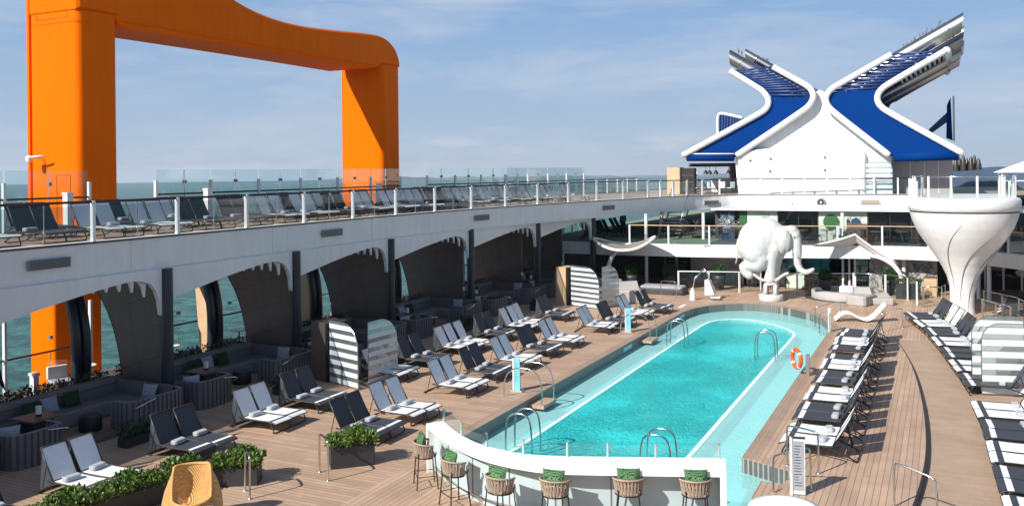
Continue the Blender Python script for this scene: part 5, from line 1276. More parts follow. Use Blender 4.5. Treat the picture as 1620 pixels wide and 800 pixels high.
# life ring on its post
t = empty('life_ring', (-4.5, 31.55, 0), 'orange life ring hanging beside a short steel post on the right pool edge', 'life ring')
MB().tube([(.12 * 0, .30 * math.cos(a * PI / 14), .52 + .30 * math.sin(a * PI / 14)) for a in range(28)], .07, 10, closed=True).build('ring', 'lifering', t)
for a in (45, 135, 225, 315):
    c, s_ = math.cos(tc_(a)), math.sin(tc_(a)); c2, s2 = math.cos(tc_(a + 14)), math.sin(tc_(a + 14)); MB().tube([(0, .3 * c, .52 + .3 * s_), (0, .3 * c2, .52 + .3 * s2)], .074, 10).build('band', 'white2', t)
t.rotation_euler = (0, 0, tc_(35))
m = MB(); m.box((-.06, -.05, 0), (.06, .05, .72)); o = m.build('short_post', 'grille', loc=(-4.12, 31.4, 0)); tag(o, 'short grey post behind the orange life ring', 'post')
# wavy white lounger
m = MB(); prof_ = smooth_path([(-1.15, 0, .12), (-.85, 0, .42), (-.5, 0, .46), (-.1, 0, .2), (.25, 0, .12), (.55, 0, .32), (1.0, 0, .86)], it=3); n = len(prof_)
vs = [(p.x, -.33, p.z) for p in prof_] + [(p.x, .33, p.z) for p in prof_] + [(p.x, -.33, p.z - .07) for p in prof_] + [(p.x, .33, p.z - .07) for p in prof_]
fs = []
for i in range(n - 1): fs += [(i, i + 1, n + i + 1, n + i), (2 * n + i, 3 * n + i, 3 * n + i + 1, 2 * n + i + 1), (i, 2 * n + i, 2 * n + i + 1, i + 1), (n + i, n + i + 1, 3 * n + i + 1, 3 * n + i)]
fs += [(0, n, 3 * n, 2 * n), (n - 1, 3 * n - 1, 4 * n - 1, 2 * n - 1)]
m.add(vs, fs); o = m.build('wave_lounger', 'bar', loc=(-3.35, 43.4, 0)); o.rotation_euler = (0, 0, tc_(14)); tag(o, 'white wave shaped moulded lounger at the far right corner of the pool', 'lounger')
# pool lift
t = empty('pool_lift', (-12.05, 47.3, 0), 'white and steel pool access lift at the far left corner of the pool', 'pool lift')
MB().lathe([(.16, 0), (.14, .45), (.08, .55), (.08, .62)], 14).build('base', 'white2', t); MB().tube([(0, 0, .5), (.08, .1, 1.1), (.55, .3, 1.65)], .045, 8).build('arm', 'steel', t); MB().tube([(.55, .3, 1.65), (.75, .4, 1.3), (.85, .4, .6)], .035, 8).build('hanger', 'steel', t)
MB().prism([(.6, .2, .25), (1.1, .2, .3), (.85, .2, 1.0), (.6, .2, 1.05)], (0, .5, 0)).build('seat', 'white2', t); MB().box((.9, .2, .1), (1.4, .6, .17)).build('footrest', 'frost', t)

# ------------------------------------------------------------------ striped glass shower screens
def arc_panel(w, h, r, side=1):
    pts = [(0, 0), (w, 0)]
    if side > 0: pts += [(w, h - r)] + [(w - r + r * math.cos(math.radians(a)), h - r + r * math.sin(math.radians(a)) ) for a in range(10, 91, 10)] + [(0, h)]
    else: pts += [(w, h)] + [(r - r * math.sin(math.radians(a)), h - r + r * math.cos(math.radians(a))) for a in range(0, 90, 10)] + [(0, h - r)]
    return pts
def stripe_screen(parent, w, h, r, rz, off, side=1, n=7, gl='glassp'):
    pts = arc_panel(w, h, r, side); R = Matrix.Rotation(rz, 3, 'Z')
    def T(x, y, z): return R @ Vector((x, y, z)) + Vector(off)
    m = MB(); m.prism([T(x, 0, z + .03) for x, z in pts], R @ Vector((0, .012, 0))); pane = m.build('glass_panel', gl, parent)
    def xr(z):
        if z < h - r: return 0, w
        q = math.sqrt(max(0, r * r - (z - h + r) ** 2)); return (0, w - r + q) if side > 0 else (r - q, w)
    for k in range(n):
        z0 = h * (k + .12) / n; z1 = z0 + h / n * .52; ps = []
        za = [z0 + (z1 - z0) * q / 4 for q in range(5)]
        ps = [(xr(z)[0] + .02, z) for z in za] + [(xr(z)[1] - .02, z) for z in reversed(za)]
        MB().prism([T(x, -.004, z + .03) for x, z in ps], R @ Vector((0, .003, 0))).build('stripe', 'frost', pane)
    MB().tube([T(x, .006, z + .03) for x, z in pts[1:]] + [T(0, .006, .03)], .012, 5).build('edge_frame', 'steel', parent)
t = empty('shower_screen', (-18.45, 24.3, 0), 'two curved glass shower screens with white stripes, nearest on the left side', 'shower screen')
stripe_screen(t, 1.6, 2.05, .85, tc_(-19), (0, 0, 0)); stripe_screen(t, 1.5, 2.05, .85, tc_(84), (1.52, .05, 0))
t = empty('shower_screen', (-17.3, 43.0, 0), 'pair of curved striped glass shower screens farther back, beside the tan panel', 'shower screen')
stripe_screen(t, 1.95, 2.05, .95, tc_(-22), (0, 0, 0), 1, 8); stripe_screen(t, 1.5, 2.05, .9, tc_(75), (1.85, -.4, 0))
t = empty('shower_screen', (1.05, 31.3, 0), 'large curved striped glass shower screens at the right edge of the deck', 'shower screen')
stripe_screen(t, 1.5, 2.2, .55, tc_(14), (0, 0, bz(31)), -1, 6); stripe_screen(t, 1.5, 2.3, .6, tc_(10), (-.25, .85, bz(31)), -1, 6)
a_ = fp(1370, 300, YF - .6); t = empty('glass_screen', (a_.x, YF - .6, UP), 'striped glass screen with rounded corner beside the white funnel house', 'glass screen')
stripe_screen(t, 1.65, 2.15, .5, 0, (0, 0, 0), 1, 6)
def panel_thing(label, a, b, th, h, m_, z=0, dark=None):
    a, b = Vector(a), Vector(b); d = b - a; rz = math.atan2(d.y, d.x); ln = d.length
    t = empty('wooden_partition', (a.x, a.y, z), label, 'partition', None, rz); MB().box((0, 0, 0), (ln, th, h)).build('panel', m_, t); MB().box((ln, -.01, 0), (ln + .12, th + .01, h)).build('edge', 'black', t); return t
panel_thing('brown wooden partition beside the nearest striped shower screen', (-19.35, 24.5), (-18.6, 24.3), .9, 1.95, 'darkwood')
panel_thing('tan wooden partition beside the farther striped shower screen', (-18.2, 43.15), (-17.55, 42.95), .9, 1.95, 'tan')
a_ = fp(1044, 300, 62.9); panel_thing('tan and black cabinet standing on the bridge left of the funnel', (a_.x, 64.8), (a_.x + .95, 64.8), .7, 1.95, 'tan', UP); 
m = MB(); m.box((0, 0, 0), (.95, .6, 1.9)); o = m.build('open_shelf', 'black', loc=(a_.x + 1.08, 64.85, UP)); tag(o, 'black open shelf unit beside the tan cabinet on the bridge', 'shelf')
for k in range(3):
    m = MB(); m.box((.05, -.02, .35 + k * .5), (.9, -.001, .39 + k * .5)); m.build('shelf_board', 'darkwood', o)

# ------------------------------------------------------------------ cabanas under the gallery
def brick_tilt():
    m = M['panel'].copy(); t = m.node_tree
    for n in t.nodes:
        if n.type == 'COMBXYZ':
            sp = [q for q in t.nodes if q.type == 'SEPXYZ'][0]
            u = mathn(t, 'ADD', sp.outputs[0], mathn(t, 'MULTIPLY', sp.outputs[2], .22)); v = mathn(t, 'SUBTRACT', sp.outputs[2], mathn(t, 'MULTIPLY', sp.outputs[0], .33))
            t.links.new(u, n.inputs[0]); t.links.new(v, n.inputs[1])
    for n in t.nodes:
        if n.type == 'TEX_BRICK': n.inputs['Brick Width'].default_value = 1.15; n.offset = 0
    return m
M['panelt'] = brick_tilt()
names = ['nearest', 'second', 'third', 'fourth', 'fifth', 'sixth']
for i in range(6):
    y = YC_[i + 1]; ex = -21.0; w = [2.05, 2.4, 3.1, 3.3, 3.3, 3.0][i]
    edge = smooth_path([(-20.7 - w, 0, 0.0), (-20.7 - w - .03, 0, .6), (-20.7 - w - .2, 0, 1.6), (-20.7 - w - .55, 0, 2.6), (-20.7 - w - 1.3, 0, 3.6), (-20.7 - w - 2.2, 0, 4.28)], it=2)
    t = empty('partition_wall', (-22, y + .12, 0), names[i] + ' brown stone partition with curved outer edge under the white gallery', 'partition', 'brown partitions between the cabanas')
    o_ = [(ex + 22, 0, 0), (ex + 22, 0, 4.28)] + [(p.x + 22, 0, p.z) for p in reversed(edge)]
    MB().prism(o_, (0, .16, 0)).build('panel', 'panelt', t)
    MB().tube([(p.x + 22 - .02, .08, p.z) for p in edge], .06, 6, flat=(.5, 1.6)).build('edge_trim', 'black', t)
    p = Vector((-20.95 + 22, -.02, 1.25)); MB().box((p.x - .06, -.03, 1.2), (p.x + .06, 0, 1.38)).build('switch', 'white2', t)
    # curved hull rib
    rb_ = smooth_path([(-25.15, y + .3, -.2), (-25.05, y + .3, 1.0), (-25.1, y + .3, 2.2), (-25.5, y + .3, 3.4), (-26.1, y + .3, 4.28)], it=2)
    m = MB(); m.tube(rb_, .17, 8, flat=(1, 1)); m.tube([p + Vector((.1, .28, 0)) for p in rb_], .15, 8); o = m.build('rib', 'column'); tag(o, names[i] + ' dark curved hull rib standing beyond the cabanas', 'hull rib', 'dark curved ribs at the ship side')
    if i >= 1:
        m = MB(); m.prism([(-25.9, y + .55, 0), (-25.35, y + .55, 0), (-25.25, y + .55, 1.6), (-25.7, y + .55, 4.28), (-26.3, y + .55, 4.28)], (0, .14, 0)); o = m.build('light_slab', 'tan'); tag(o, names[i] + ' light stone panel behind the hull rib', 'panel', 'light panels at the ship side')
def fluted(x, y0, y1, h, side=1, z0=0, curve=.35):
    """vertical flutes on the outer face (facing +x), rounded returns"""
    m = MB(); path = []
    path = smooth_path([(x - .8, y0, 0), (x - .15, y0, 0), (x, y0 + curve, 0), (x, y1 - curve, 0), (x - .15, y1, 0), (x - .8, y1, 0)], it=3)
    ls = 0; pts = []
    L_ = sum((path[i + 1] - path[i]).length for i in range(len(path) - 1)); k = int(L_ / .155); seg = 0; acc = 0
    def at(s_):
        a = 0
        for i in range(len(path) - 1):
            l = (path[i + 1] - path[i]).length
            if a + l >= s_: t = (s_ - a) / l; return path[i].lerp(path[i + 1], t)
            a += l
        return path[-1]
    ring = []
    for q in range(k):
        for f, d in ((0, 0), (.58, 0), (.62, -.045), (.98, -.045)):
            s_ = (q + f) * L_ / k; p = at(s_); p2 = at(min(L_, s_ + .02)); t = (p2 - p)
            if t.length < 1e-5: t = p - at(s_ - .02)
            t.normalize(); n_ = Vector((t.y, -t.x, 0)); ring.append(p + n_ * d)
    n = len(ring); m.add([(p.x, p.y, z0) for p in ring] + [(p.x, p.y, h) for p in ring], [(i, i + 1, n + i + 1, n + i) for i in range(n - 1)])
    cap = [(p.x, p.y, h) for p in ring] + [(x - .8, y1 - .12, h), (x - .25, y1 - .16, h), (x - .16, y1 - .4, h), (x - .16, y0 + .4, h), (x - .25, y0 + .16, h), (x - .8, y0 + .12, h)]
    return m, cap
for i in range(-1, 6):
    y0 = (YC_[i] if i >= 0 else YC_[0] - 5.9) + .1; y1 = YC_[i + 1]; nm = ['nearest', 'second', 'third', 'fourth', 'fifth', 'sixth', 'farthest'][i + 1]
    dx = 0 if i < 3 else (.1 if i == 3 else .5)
    t = empty('cabana_sofa', (-21, (y0 + y1) / 2, 0), nm + ' fluted grey banquette with built in seats under the gallery', 'sofa', 'cabana banquettes under the gallery'); o = Vector((21, -(y0 + y1) / 2, 0))
    segs_ = [(y0 + .12, y0 + 1.6), (y1 - 2.3, y1 - .25)]
    for a, b in segs_:
        m, cap = fluted(-19.7 + dx, a, b, .82); m.build('fluted_panel', 'flute', t).location = o
        m = MB(); m.poly([(p[0], p[1]) for p in cap], z=.822); m.build('top_edge', 'flute2', t).location = o
        MB().rbox((-20.75 + dx, a + .14, 0), (-19.95 + dx, b - .14, .45), .1).build('seat', 'flute2', t).location = o
    MB().rbox((-22.9, y0 + .2, .72), (-22.55, y1 - .25, .88), .05).build('backrest_top', 'flute2', t).location = o
    MB().box((-22.6, y0 + .2, 0), (-22.5, y1 - .25, .72)).build('backrest', 'flute', t).location = o
    MB().rbox((-22.5, y0 + .2, 0), (-21.8, y1 - .25, .45), .1).build('seat', 'flute2', t).location = o
    MB().rbox((-22.5, y1 - 1.1, 0), (-20.2, y1 - .4, .44), .1).build('seat', 'flute2', t).location = o
    MB().box((-22.5, y1 - .38, 0), (-20.2, y1 - .28, .85)).build('backrest', 'flute', t).location = o
    for a, sgn in ((segs_[0][1], 1), (segs_[1][0], -1)):
        pts = smooth_path([(-19.72 + dx, a - sgn * .12, .62), (-19.55 + dx, a - sgn * .05, .72), (-19.5 + dx, a - sgn * .35, .80), (-19.55 + dx, a - sgn * .7, .84)], it=2); MB().tube(pts, .02, 6).build('grab_rail', 'steel', t).location = o
    # entry step
    MB().box((-20.5, segs_[0][1] + .05, 0), (-19.9, segs_[1][0] - .05, .1)).build('step', 'darkwood', t).location = o
    tb = empty('side_table', (-21.35, y0 + 1.9, 0), 'dark square table in the ' + nm + ' cabana under the gallery', 'table', 'tables in the cabanas')
    MB().rbox((-.42, -.42, .66), (.42, .42, .72), .02).build('tabletop', 'darkwood', tb); MB().box((-.3, -.3, 0), (.3, .3, .66)).build('base', 'black', tb)
    ln_ = empty('lantern', (-21.3, y0 + 1.95, .72), 'small white cylinder lantern on the table in the ' + nm + ' cabana', 'lantern', 'lanterns on the cabana tables')
    MB().lathe([(.075, .06), (.075, .26)], 16).build('shade', 'lamp', ln_); MB().lathe([(.07, 0), (.07, .06)], 16).build('base', 'black', ln_)
    ot = MB().lathe([(.28, 0), (.3, .05), (.3, .38), (.27, .42)], 24).build('pouf', 'black', loc=(-21.1, y0 + 3.35, 0)); tag(ot, 'round black pouf in the ' + nm + ' cabana', 'pouf', 'black poufs in the cabanas')
    random.seed(40 + i)
    for k, (x, y, rz, mm, nm2) in enumerate([(-22.25, y0 + 3.0, 90, 'cush', 'grey'), (-22.25, y0 + 3.7, 90, 'cushg', 'dark green'), (-22.2, y0 + 2.4, 90, 'cushg', 'second dark green'), (-20.9, y1 - .6, 8, 'cush', 'pale grey end'), (-20.55, y0 + .6, 60, 'cush', 'grey front')]):
        c = pillow_mesh(.5, .46, .18, 6).build('cushion', mm, loc=(x, y, .66)); c.rotation_euler = (tc_(-18 + random.uniform(-6, 6)), 0, tc_(rz)); tag(c, nm2 + ' cushion leaning in the ' + nm + ' cabana banquette', 'cushion', 'cushions in the cabanas')
    pl = empty('plant_trough', (-23.2, (y0 + y1) / 2, 0), 'dark trough of low green plants behind the ' + nm + ' cabana banquette', 'planter', 'plant troughs behind the cabanas')
    L2 = (y1 - y0) / 2 - .2; MB().box((-.22, -L2, 0), (.22, L2, .72)).build('box', 'pot', pl)
    MB().leaves([(random.uniform(-.26, .26), random.uniform(-L2, L2), .72 + random.random() ** 1.5 * .3) for _ in range(1500)], .1, .8).build('foliage', 'green2', pl)
    cl = empty('shrub', (-18.95 + dx, y0 + 3.0, 0), 'low dark green plant beside the ' + nm + ' cabana entrance', 'plant', 'low plants by the cabana entrances')
    MB().rbox((-.2, -.45, 0), (.15, .45, .25), .03).build('box', 'pot', cl); MB().leaves([(random.uniform(-.22, .2), random.uniform(-.5, .5), .25 + random.random() ** 1.4 * .35) for _ in range(500)], .09, .8).build('foliage', 'green2', cl)

# outer promenade beyond the cabanas
railing('railing', [(-27.0, 6), (-27.0, 22.0)], 'lower glass railing with white posts along the ship side left of the orange leg', 0.0, h=1.1, step=3.0, top_glass=2.6, gz=1.05, glassm='glass')
railing('railing', [(-27.0, 24.6), (-27.0, 41.4)], 'lower glass railing with white posts along the ship side between the orange legs', 0.0, h=1.1, step=3.0, top_glass=2.6, gz=1.05, glassm='glass')
railing('railing', [(-27.0, 44.2), (-27.0, 58)], 'lower glass railing with white posts along the ship side past the orange legs', 0.0, h=1.1, step=3.0, top_glass=2.6, gz=1.05, glassm='glass')
m = MB(); m.box((-.09, -.09, 0), (.09, .09, .95)); m.box((-.14, -.1, .9), (.14, .1, .98)); o = m.build('bollard', 'white', loc=(-25.0, 18.35, 0)); tag(o, 'short white bollard on the outer walkway beside the orange leg', 'bollard')
for k in range(9):
    y = 16.0 + k * 3.7; 
    if 41 < y < 44.5: continue
    t = empty('side_chair', (-25.6, y, 0), ORD[k] + ' pale outdoor chair from the left on the walkway beyond the cabanas', 'chair', 'outdoor chairs on the outer walkway', tc_(40 + 31 * k))
    MB().rbox((-.3, -.3, .34), (.3, .3, .44), .05).build('seat', 'cush', t); MB().rbox((-.32, .22, .44), (.32, .32, .85), .03).build('backrest', 'canvas', t)
    for sx in (-.26, .26):
        for sy in (-.26, .26): MB().tube([(sx, sy, 0), (sx, sy, .36)], .018, 5).build('leg', 'frame', t)
    t = empty('coffee_table', (-26.3, y + 1.5, 0), ORD[k] + ' small round white table from the left on the walkway beyond the cabanas', 'table', 'round tables on the outer walkway')
    MB().lathe([(.35, .5), (.35, .54)], 20).build('tabletop', 'white2', t); MB().lathe([(.2, 0), (.2, .02), (.03, .04), (.03, .5)], 14).build('base', 'frame', t)
"""next"""
# ------------------------------------------------------------------ elephant on its stool
YE = 48.6; EC = PY(1220, 475, YE)
def ep(px, py, dy=0.0): p = PY(px, py, YE); return Vector((p.x - EC.x, dy, p.z))
SC = 1 / 31.0
def merge_mesh(mb, name, m_, parent, voxel=.05, sm=6, loc=(0, 0, 0)):
    o = mb.build('tmp', m_); md_ = o.modifiers.new('r', 'REMESH'); md_.mode = 'VOXEL'; md_.voxel_size = voxel; md_.use_smooth_shade = True
    s_ = o.modifiers.new('s', 'SMOOTH'); s_.iterations = sm; s_.factor = .5
    dg_ = bpy.context.evaluated_depsgraph_get(); me = bpy.data.meshes.new_from_object(o.evaluated_get(dg_)); me.materials.clear(); me.materials.append(M[m_])
    me.polygons.foreach_set('use_smooth', [True] * len(me.polygons))
    bpy.data.objects.remove(o); n_ = bpy.data.objects.new(name, me); col.objects.link(n_); n_.parent = parent; n_.location = loc; return n_
el = empty('elephant_statue', (EC.x, YE, 0), 'white life size elephant statue balancing on a small stool at the pool end', 'statue')
m = MB()
def blob(px, py, r, dy=0, sx=1, sy=1, sz=1): m.sphere(ep(px, py, dy), r * SC, 20, 14, (sx, sy, sz))
def limb(chain, n=12):
    pts = [ep(a, b, d) for a, b, r, d in chain]; rs = [r * SC for a, b, r, d in chain]
    P_ = []; R_ = []
    for i in range(len(pts) - 1):
        for k in range(4): t = k / 4; P_.append(pts[i].lerp(pts[i + 1], t)); R_.append(rs[i] + (rs[i + 1] - rs[i]) * t)
    P_.append(pts[-1]); R_.append(rs[-1]); m.tube(P_, R_, n)
    m.sphere(P_[0], R_[0] * .98, 12, 8); m.sphere(P_[-1], R_[-1] * .98, 12, 8)
blob(1200, 382, 34, 0, .98, .82, 1.08); blob(1191, 390, 27, 0, .95, .9, 1); blob(1212, 372, 30, 0, 1, .8, .95); blob(1225, 377, 26, 0, 1, .82, .95); blob(1238, 376, 20, 0, 1, .8, .95)
blob(1248, 373, 16, 0, .95, .8, 1); blob(1256, 372, 12.5, 0, .85, .85, 1.0); blob(1259, 380, 10, 0, .9, .9, 1.1); blob(1252, 364, 10, -.12, 1, .8, .8); blob(1252, 364, 10, .12, 1, .8, .8)
limb([(1259, 384, 9.5, 0), (1261, 396, 7.8, 0), (1261, 408, 6.8, 0), (1262, 418, 6, 0), (1266, 427, 5.2, 0), (1274, 431, 4.6, 0), (1281, 429, 4, 0), (1286, 426, 3.2, 0)])
# front legs, together on the stool
limb([(1226, 392, 14, -.28), (1222, 410, 10.5, -.24), (1221, 424, 9, -.2), (1220, 436, 9.2, -.16), (1219, 441, 9.8, -.14)])
limb([(1232, 392, 13, .3), (1227, 410, 10, .26), (1225, 424, 8.6, .22), (1224, 436, 9, .2), (1224, 441, 9.4, .18)])
# hind legs drawn up, feet behind
limb([(1197, 400, 20, -.3), (1206, 412, 14.5, -.36), (1200, 418, 12, -.38), (1186, 418, 9.5, -.36), (1179, 421, 8.8, -.34), (1182, 429, 8.2, -.34), (1187, 434, 7.5, -.34)])
limb([(1200, 400, 18, .3), (1211, 412, 13, .36), (1208, 418, 11, .38), (1197, 423, 9, .36), (1192, 427, 8.4, .34), (1194, 432, 7.5, .34)])
# chin and brow
blob(1254, 389, 7, 0, .9, .8, .9)
body = merge_mesh(m, 'body', 'statue', el, .045, 5)
for s_ in (-1, 1):
    m = MB(); pts = [ep(a, b) for a, b in ((1250, 362), (1242, 363), (1237, 371), (1235, 384), (1238, 396), (1244, 402), (1249, 397), (1252, 386), (1253, 372))]
    pts = smooth_path(pts, closed=True, it=2); n = len(pts); c = sum(pts, Vector()) / n
    off = Vector((0, s_ * .52, 0)); V = [p + off + Vector((0, s_ * (1.0 * max(0, (c.x + .22 - p.x))), 0)) for p in pts]
    vs = V + [p + Vector((0, s_ * .05, 0)) for p in V] + [c + off - Vector((0, -s_ * .02, 0)), c + off + Vector((0, s_ * .02, 0))]
    fs = [(i, (i + 1) % n, n + (i + 1) % n, n + i) for i in range(n)] + [((i + 1) % n, i, 2 * n) for i in range(n)] + [(n + i, n + (i + 1) % n, 2 * n + 1) for i in range(n)]
    m.add(vs, fs, True); m.build('ear', 'statue', el)
    m = MB(); m.tube([ep(1257, 394, s_ * .22), ep(1260, 402, s_ * .3), ep(1264, 407, s_ * .32)], [.07, .06, .02], 8); m.build('tusk', 'bar', el)
    m = MB(); m.sphere(ep(1258, 374, s_ * .33), .045, 10, 8); m.build('eye', 'grille', el)
m = MB(); m.tube(smooth_path([ep(1168, 380), ep(1165, 392), ep(1166, 405), ep(1164, 416)], it=2), [.07] + [.05] * 8 + [.03], 8) if False else m.tube([ep(1169, 378), ep(1166, 388), ep(1167, 398), ep(1166, 408), ep(1164, 417)], [.08, .06, .05, .045, .03], 8); m.build('tail', 'statue', el)
stl = empty('statue_stool', (EC.x, YE, 0), 'white round stool and disc plinth carrying the elephant statue', 'plinth')
def zz(py): return PY(1220, py, YE).z
MB().lathe([(.60, 0), (.62, .03), (.62, zz(465) - .03), (.58, zz(465))], 36).build('plinth', 'statue', stl)
m = MB(); m.lathe([(.30, zz(451)), (.36, zz(450)), (.36, zz(446)), (.31, zz(445)), (.31, zz(444)), (.36, zz(443)), (.36, zz(441)), (.3, zz(440))], 28); m.build('seat', 'statue', stl)
for x, y in ((-.26, -.22), (.27, -.22), (-.26, .22), (.27, .22)): MB().tube([(x, y, zz(465) - .02), (x * .95, y * .95, zz(458)), (x * .95, y, zz(449))], [.13, .1, .11], 10).build('leg', 'statue', stl)
for a in ([(1212, 443), (1203, 440), (1196, 434), (1189, 430)], [(1228, 443), (1234, 439), (1242, 433), (1249, 431)]):
    q = [ep(x, y, -.3) for x, y in a]; MB().tube(smooth_path(q, it=2), .075, 8).build('curved_arm', 'statue', stl)

# ------------------------------------------------------------------ tensile canopies
def canopy(label, base, mast, corners, mid, col_, rimr=.07):
    c0 = Vector(base); t = empty('shade_sail', c0, label, 'shade sail')
    MB().tube([Vector(p) - c0 for p in smooth_path(mast, it=2)], [.16 - .07 * i / (len(smooth_path(mast, it=2)) - 1) for i in range(len(smooth_path(mast, it=2)))], 12).build('mast', 'white', t)
    c = [Vector(p) - c0 for p in corners]; md_ = Vector(mid) - c0; n = len(c)
    ring = []
    for i in range(n):
        a, b = c[i], c[(i + 1) % n]; g = (a + b) / 2 * .72 + md_ * .28
        for k in range(8): u = k / 8; ring.append(a * (1 - u) ** 2 + g * 2 * u * (1 - u) + b * u ** 2)
    k_ = len(ring); V = list(ring); fs = []; R_ = 6
    for r in range(1, R_ + 1):
        for p in ring: u = r / R_; V.append(p.lerp(md_, u) + Vector((0, 0, -.10 * math.sin(PI * u))))
    for r in range(R_):
        for i in range(k_): j = (i + 1) % k_; fs.append((r * k_ + i, r * k_ + j, (r + 1) * k_ + j, (r + 1) * k_ + i))
    m = MB(); m.add(V, fs, True); m.build('sail', col_, t); MB().tube(ring, rimr, 8, closed=True).build('rim', 'canvas', t)
    return t
def q(px, py, Y): return PY(px, py, Y)
cb = P(958, 458); cb = Vector((cb.x, cb.y, 0)); Yc = cb.y
t = canopy('left tensile shade sail, dark topped, on a curved white mast', cb, [cb, q(960, 432, Yc), q(966, 408, Yc), q(976, 397, Yc)], [q(936, 377, Yc - .6), q(1040, 374, Yc - .6), q(1018, 388, Yc + 2.5), q(950, 387, Yc + 2)], q(985, 391, Yc + .3), 'canvasd')
for k_ in list(t.children): 
    if k_.name.startswith(('sail', 'rim')): bpy.data.objects.remove(k_)
ring = smooth_path([q(936, 376, Yc - .2), q(950, 388, Yc - 1.0), q(975, 397, Yc - 1.5), q(1005, 395, Yc - 1.5), q(1026, 384, Yc - 1.0), q(1040, 372, Yc - .2), q(1022, 382, Yc + 1.4), q(1000, 387, Yc + 2.0), q(970, 384, Yc + 2.0), q(950, 379, Yc + 1.2)], closed=True, it=2)
c0 = t.location; ring = [p - c0 for p in ring]; cm_ = sum(ring, Vector()) / len(ring); cm_.z -= .12; V = list(ring) + [p.lerp(cm_, .5) + Vector((0, 0, -.05)) for p in ring] + [cm_]; n = len(ring)
m = MB(); m.add(V, [(i, (i + 1) % n, n + (i + 1) % n, n + i) for i in range(n)] + [(n + i, n + (i + 1) % n, 2 * n) for i in range(n)], True); m.build('sail', 'canvasd', t); MB().tube(ring, .085, 8, closed=True).build('rim', 'canvas', t)
cb = P(1428, 466); cb = Vector((cb.x, cb.y, 0)); Yc = cb.y
canopy('right pale tensile shade sail with kinked peak on a curved white mast', cb, [cb, q(1426, 440, Yc), q(1418, 422, Yc), q(1396, 408, Yc), q(1375, 404, Yc)], [q(1287, 388, Yc - 1.6), q(1352, 371, Yc - .5), q(1420, 417, Yc + .2), q(1356, 391, Yc + 1.5)], q(1355, 384, Yc), 'canvas')

# ------------------------------------------------------------------ pots, tub, seating blocks
def pot(label, x, y, r=.36, h=.85, ball=.42, z=0, low=False):
    t = empty('potted_bush', (x, y, z), label, 'planter', 'potted round bushes')
    MB().lathe([(r * .62, 0), (r * .85, h * .35), (r, h * .75), (r * 1.02, h), (r * .9, h), (r * .88, h - .06)], 24).build('pot', 'pot', t)
    pts = []
    for _ in range(1300):
        v = Vector((random.gauss(0, 1), random.gauss(0, 1), random.gauss(0, 1))).normalized() * ball * random.uniform(.8, 1.05); v.z *= (.6 if low else .95); pts.append(v + Vector((0, 0, h + ball * .62)))
    MB().leaves(pts, .085).build('foliage', 'green2', t); m = MB(); m.sphere((0, 0, h + ball * .6), ball * .72, 12, 8, (1, 1, .6 if low else .95)); m.build('inner_foliage', 'green2', t)
for lab, px, py, b in (('round topiary bush in a black pot left of the elephant', 1138, 458, .38), ('round bush in a black pot right of the elephant', 1305, 466, .36), ('round bush in a tall black pot beside the right canopy mast', 1407, 466, .36), ('leafy bush in a dark pot in the shade at far left', 1060, 458, .4), ('dark bush in a dark pot under the left canopy', 1000, 457, .4)):
    p = P(px, py); pot(lab, p.x, p.y, ball=b)
p = P(1437, 472); hedge('planter_box', 'grey stone planter with a small bush beside the pod', (p.x - .6, p.y), (p.x + .6, p.y), .7, .75, 900, .45, m_leaf='green2')
for lab, x, y, dx, dy, h, rz in (('pale stone seating block with tall back at the far left', -14.9, 45.2, 1.3, .9, 1.1, 12), ('low pale stone seating block beside the striped screens', -16.2, 43.9, 1.5, .8, .7, -10), ('angular pale stone block right of the round tub', -3.75, 48.8, 1.0, 1.5, .85, -18), ('lower pale stone block beside the right canopy mast', -2.9, 49.2, 1.3, .8, .55, 12)):
    t = empty('stone_bench', (x, y, 0), lab, 'bench', None, tc_(rz)); MB().rbox((-dx / 2, -dy / 2, 0), (dx / 2, dy / 2, h * .6), .1).build('seat', 'stone', t); m = MB(); m.prism([(-dx / 2, dy * .2, h * .55), (dx * .42, dy * .2, h * .55), (dx * .3, dy * .2, h), (-dx / 2, dy * .2, h * .92)], (0, dy * .3, 0)); m.build('back', 'stone', t)
t = empty('round_lounge', (-4.7, 51.0, 0), 'round sunken lounge with pale rim and low tables right of the elephant', 'lounge')
m = MB(); m.lathe([(1.75, 0), (1.75, .42), (1.4, .46), (1.3, .3), (1.25, .22)], 40, capt=False); m.build('rim', 'stone', t); MB().lathe([(1.27, 0), (1.27, .24)], 32).build('floor', 'grille', t)
MB().lathe([(2.1, 0.004), (2.1, .02)], 40).build('plinth', 'dark', t); MB().rbox((-.3, -.3, .2), (.4, .3, .62), .05).build('table', 'white2', t)
t = empty('round_lounge', (-17.4, 47.3, 0), 'dark round raised lounge under the left canopy', 'lounge')
MB().lathe([(1.9, 0), (1.95, .4), (1.8, .5), (0.01, .52)], 36).build('rim', 'grille', t); MB().rbox((-1.2, .4, .5), (1.2, .8, .85), .1).build('backrest', 'cush', t)
p = P(1090, 470); t = empty('daybed', (-14.2, 49.2, 0), 'low shaded daybed with grey mattress left of the pool lift', 'daybed'); MB().rbox((-1.3, -.6, 0), (1.3, .6, .3), .08).build('base', 'dark', t); MB().rbox((-1.2, -.55, .3), (1.2, .55, .45), .08).build('mattress', 'cush', t)
railing('railing', [(-13.6, 50.2), (-10.3, 51.0), (-9.4, 52.4)], 'glass screen rail on slim posts left of the elephant', 0, h=1.15, step=1.8, mids=False, glassm='glass', rail='white2', railr=.03, pw=.03)
railing('railing', [(-7.4, 52.4), (-6.2, 51.6), (-4.2, 52.6), (-1.9, 52.0), (-1.2, 49.6)], 'curved glass rail behind the round lounge beside the right canopy', 0, h=1.15, step=1.6, mids=False, glassm='glass', rail='steel', railr=.025, pw=.03)
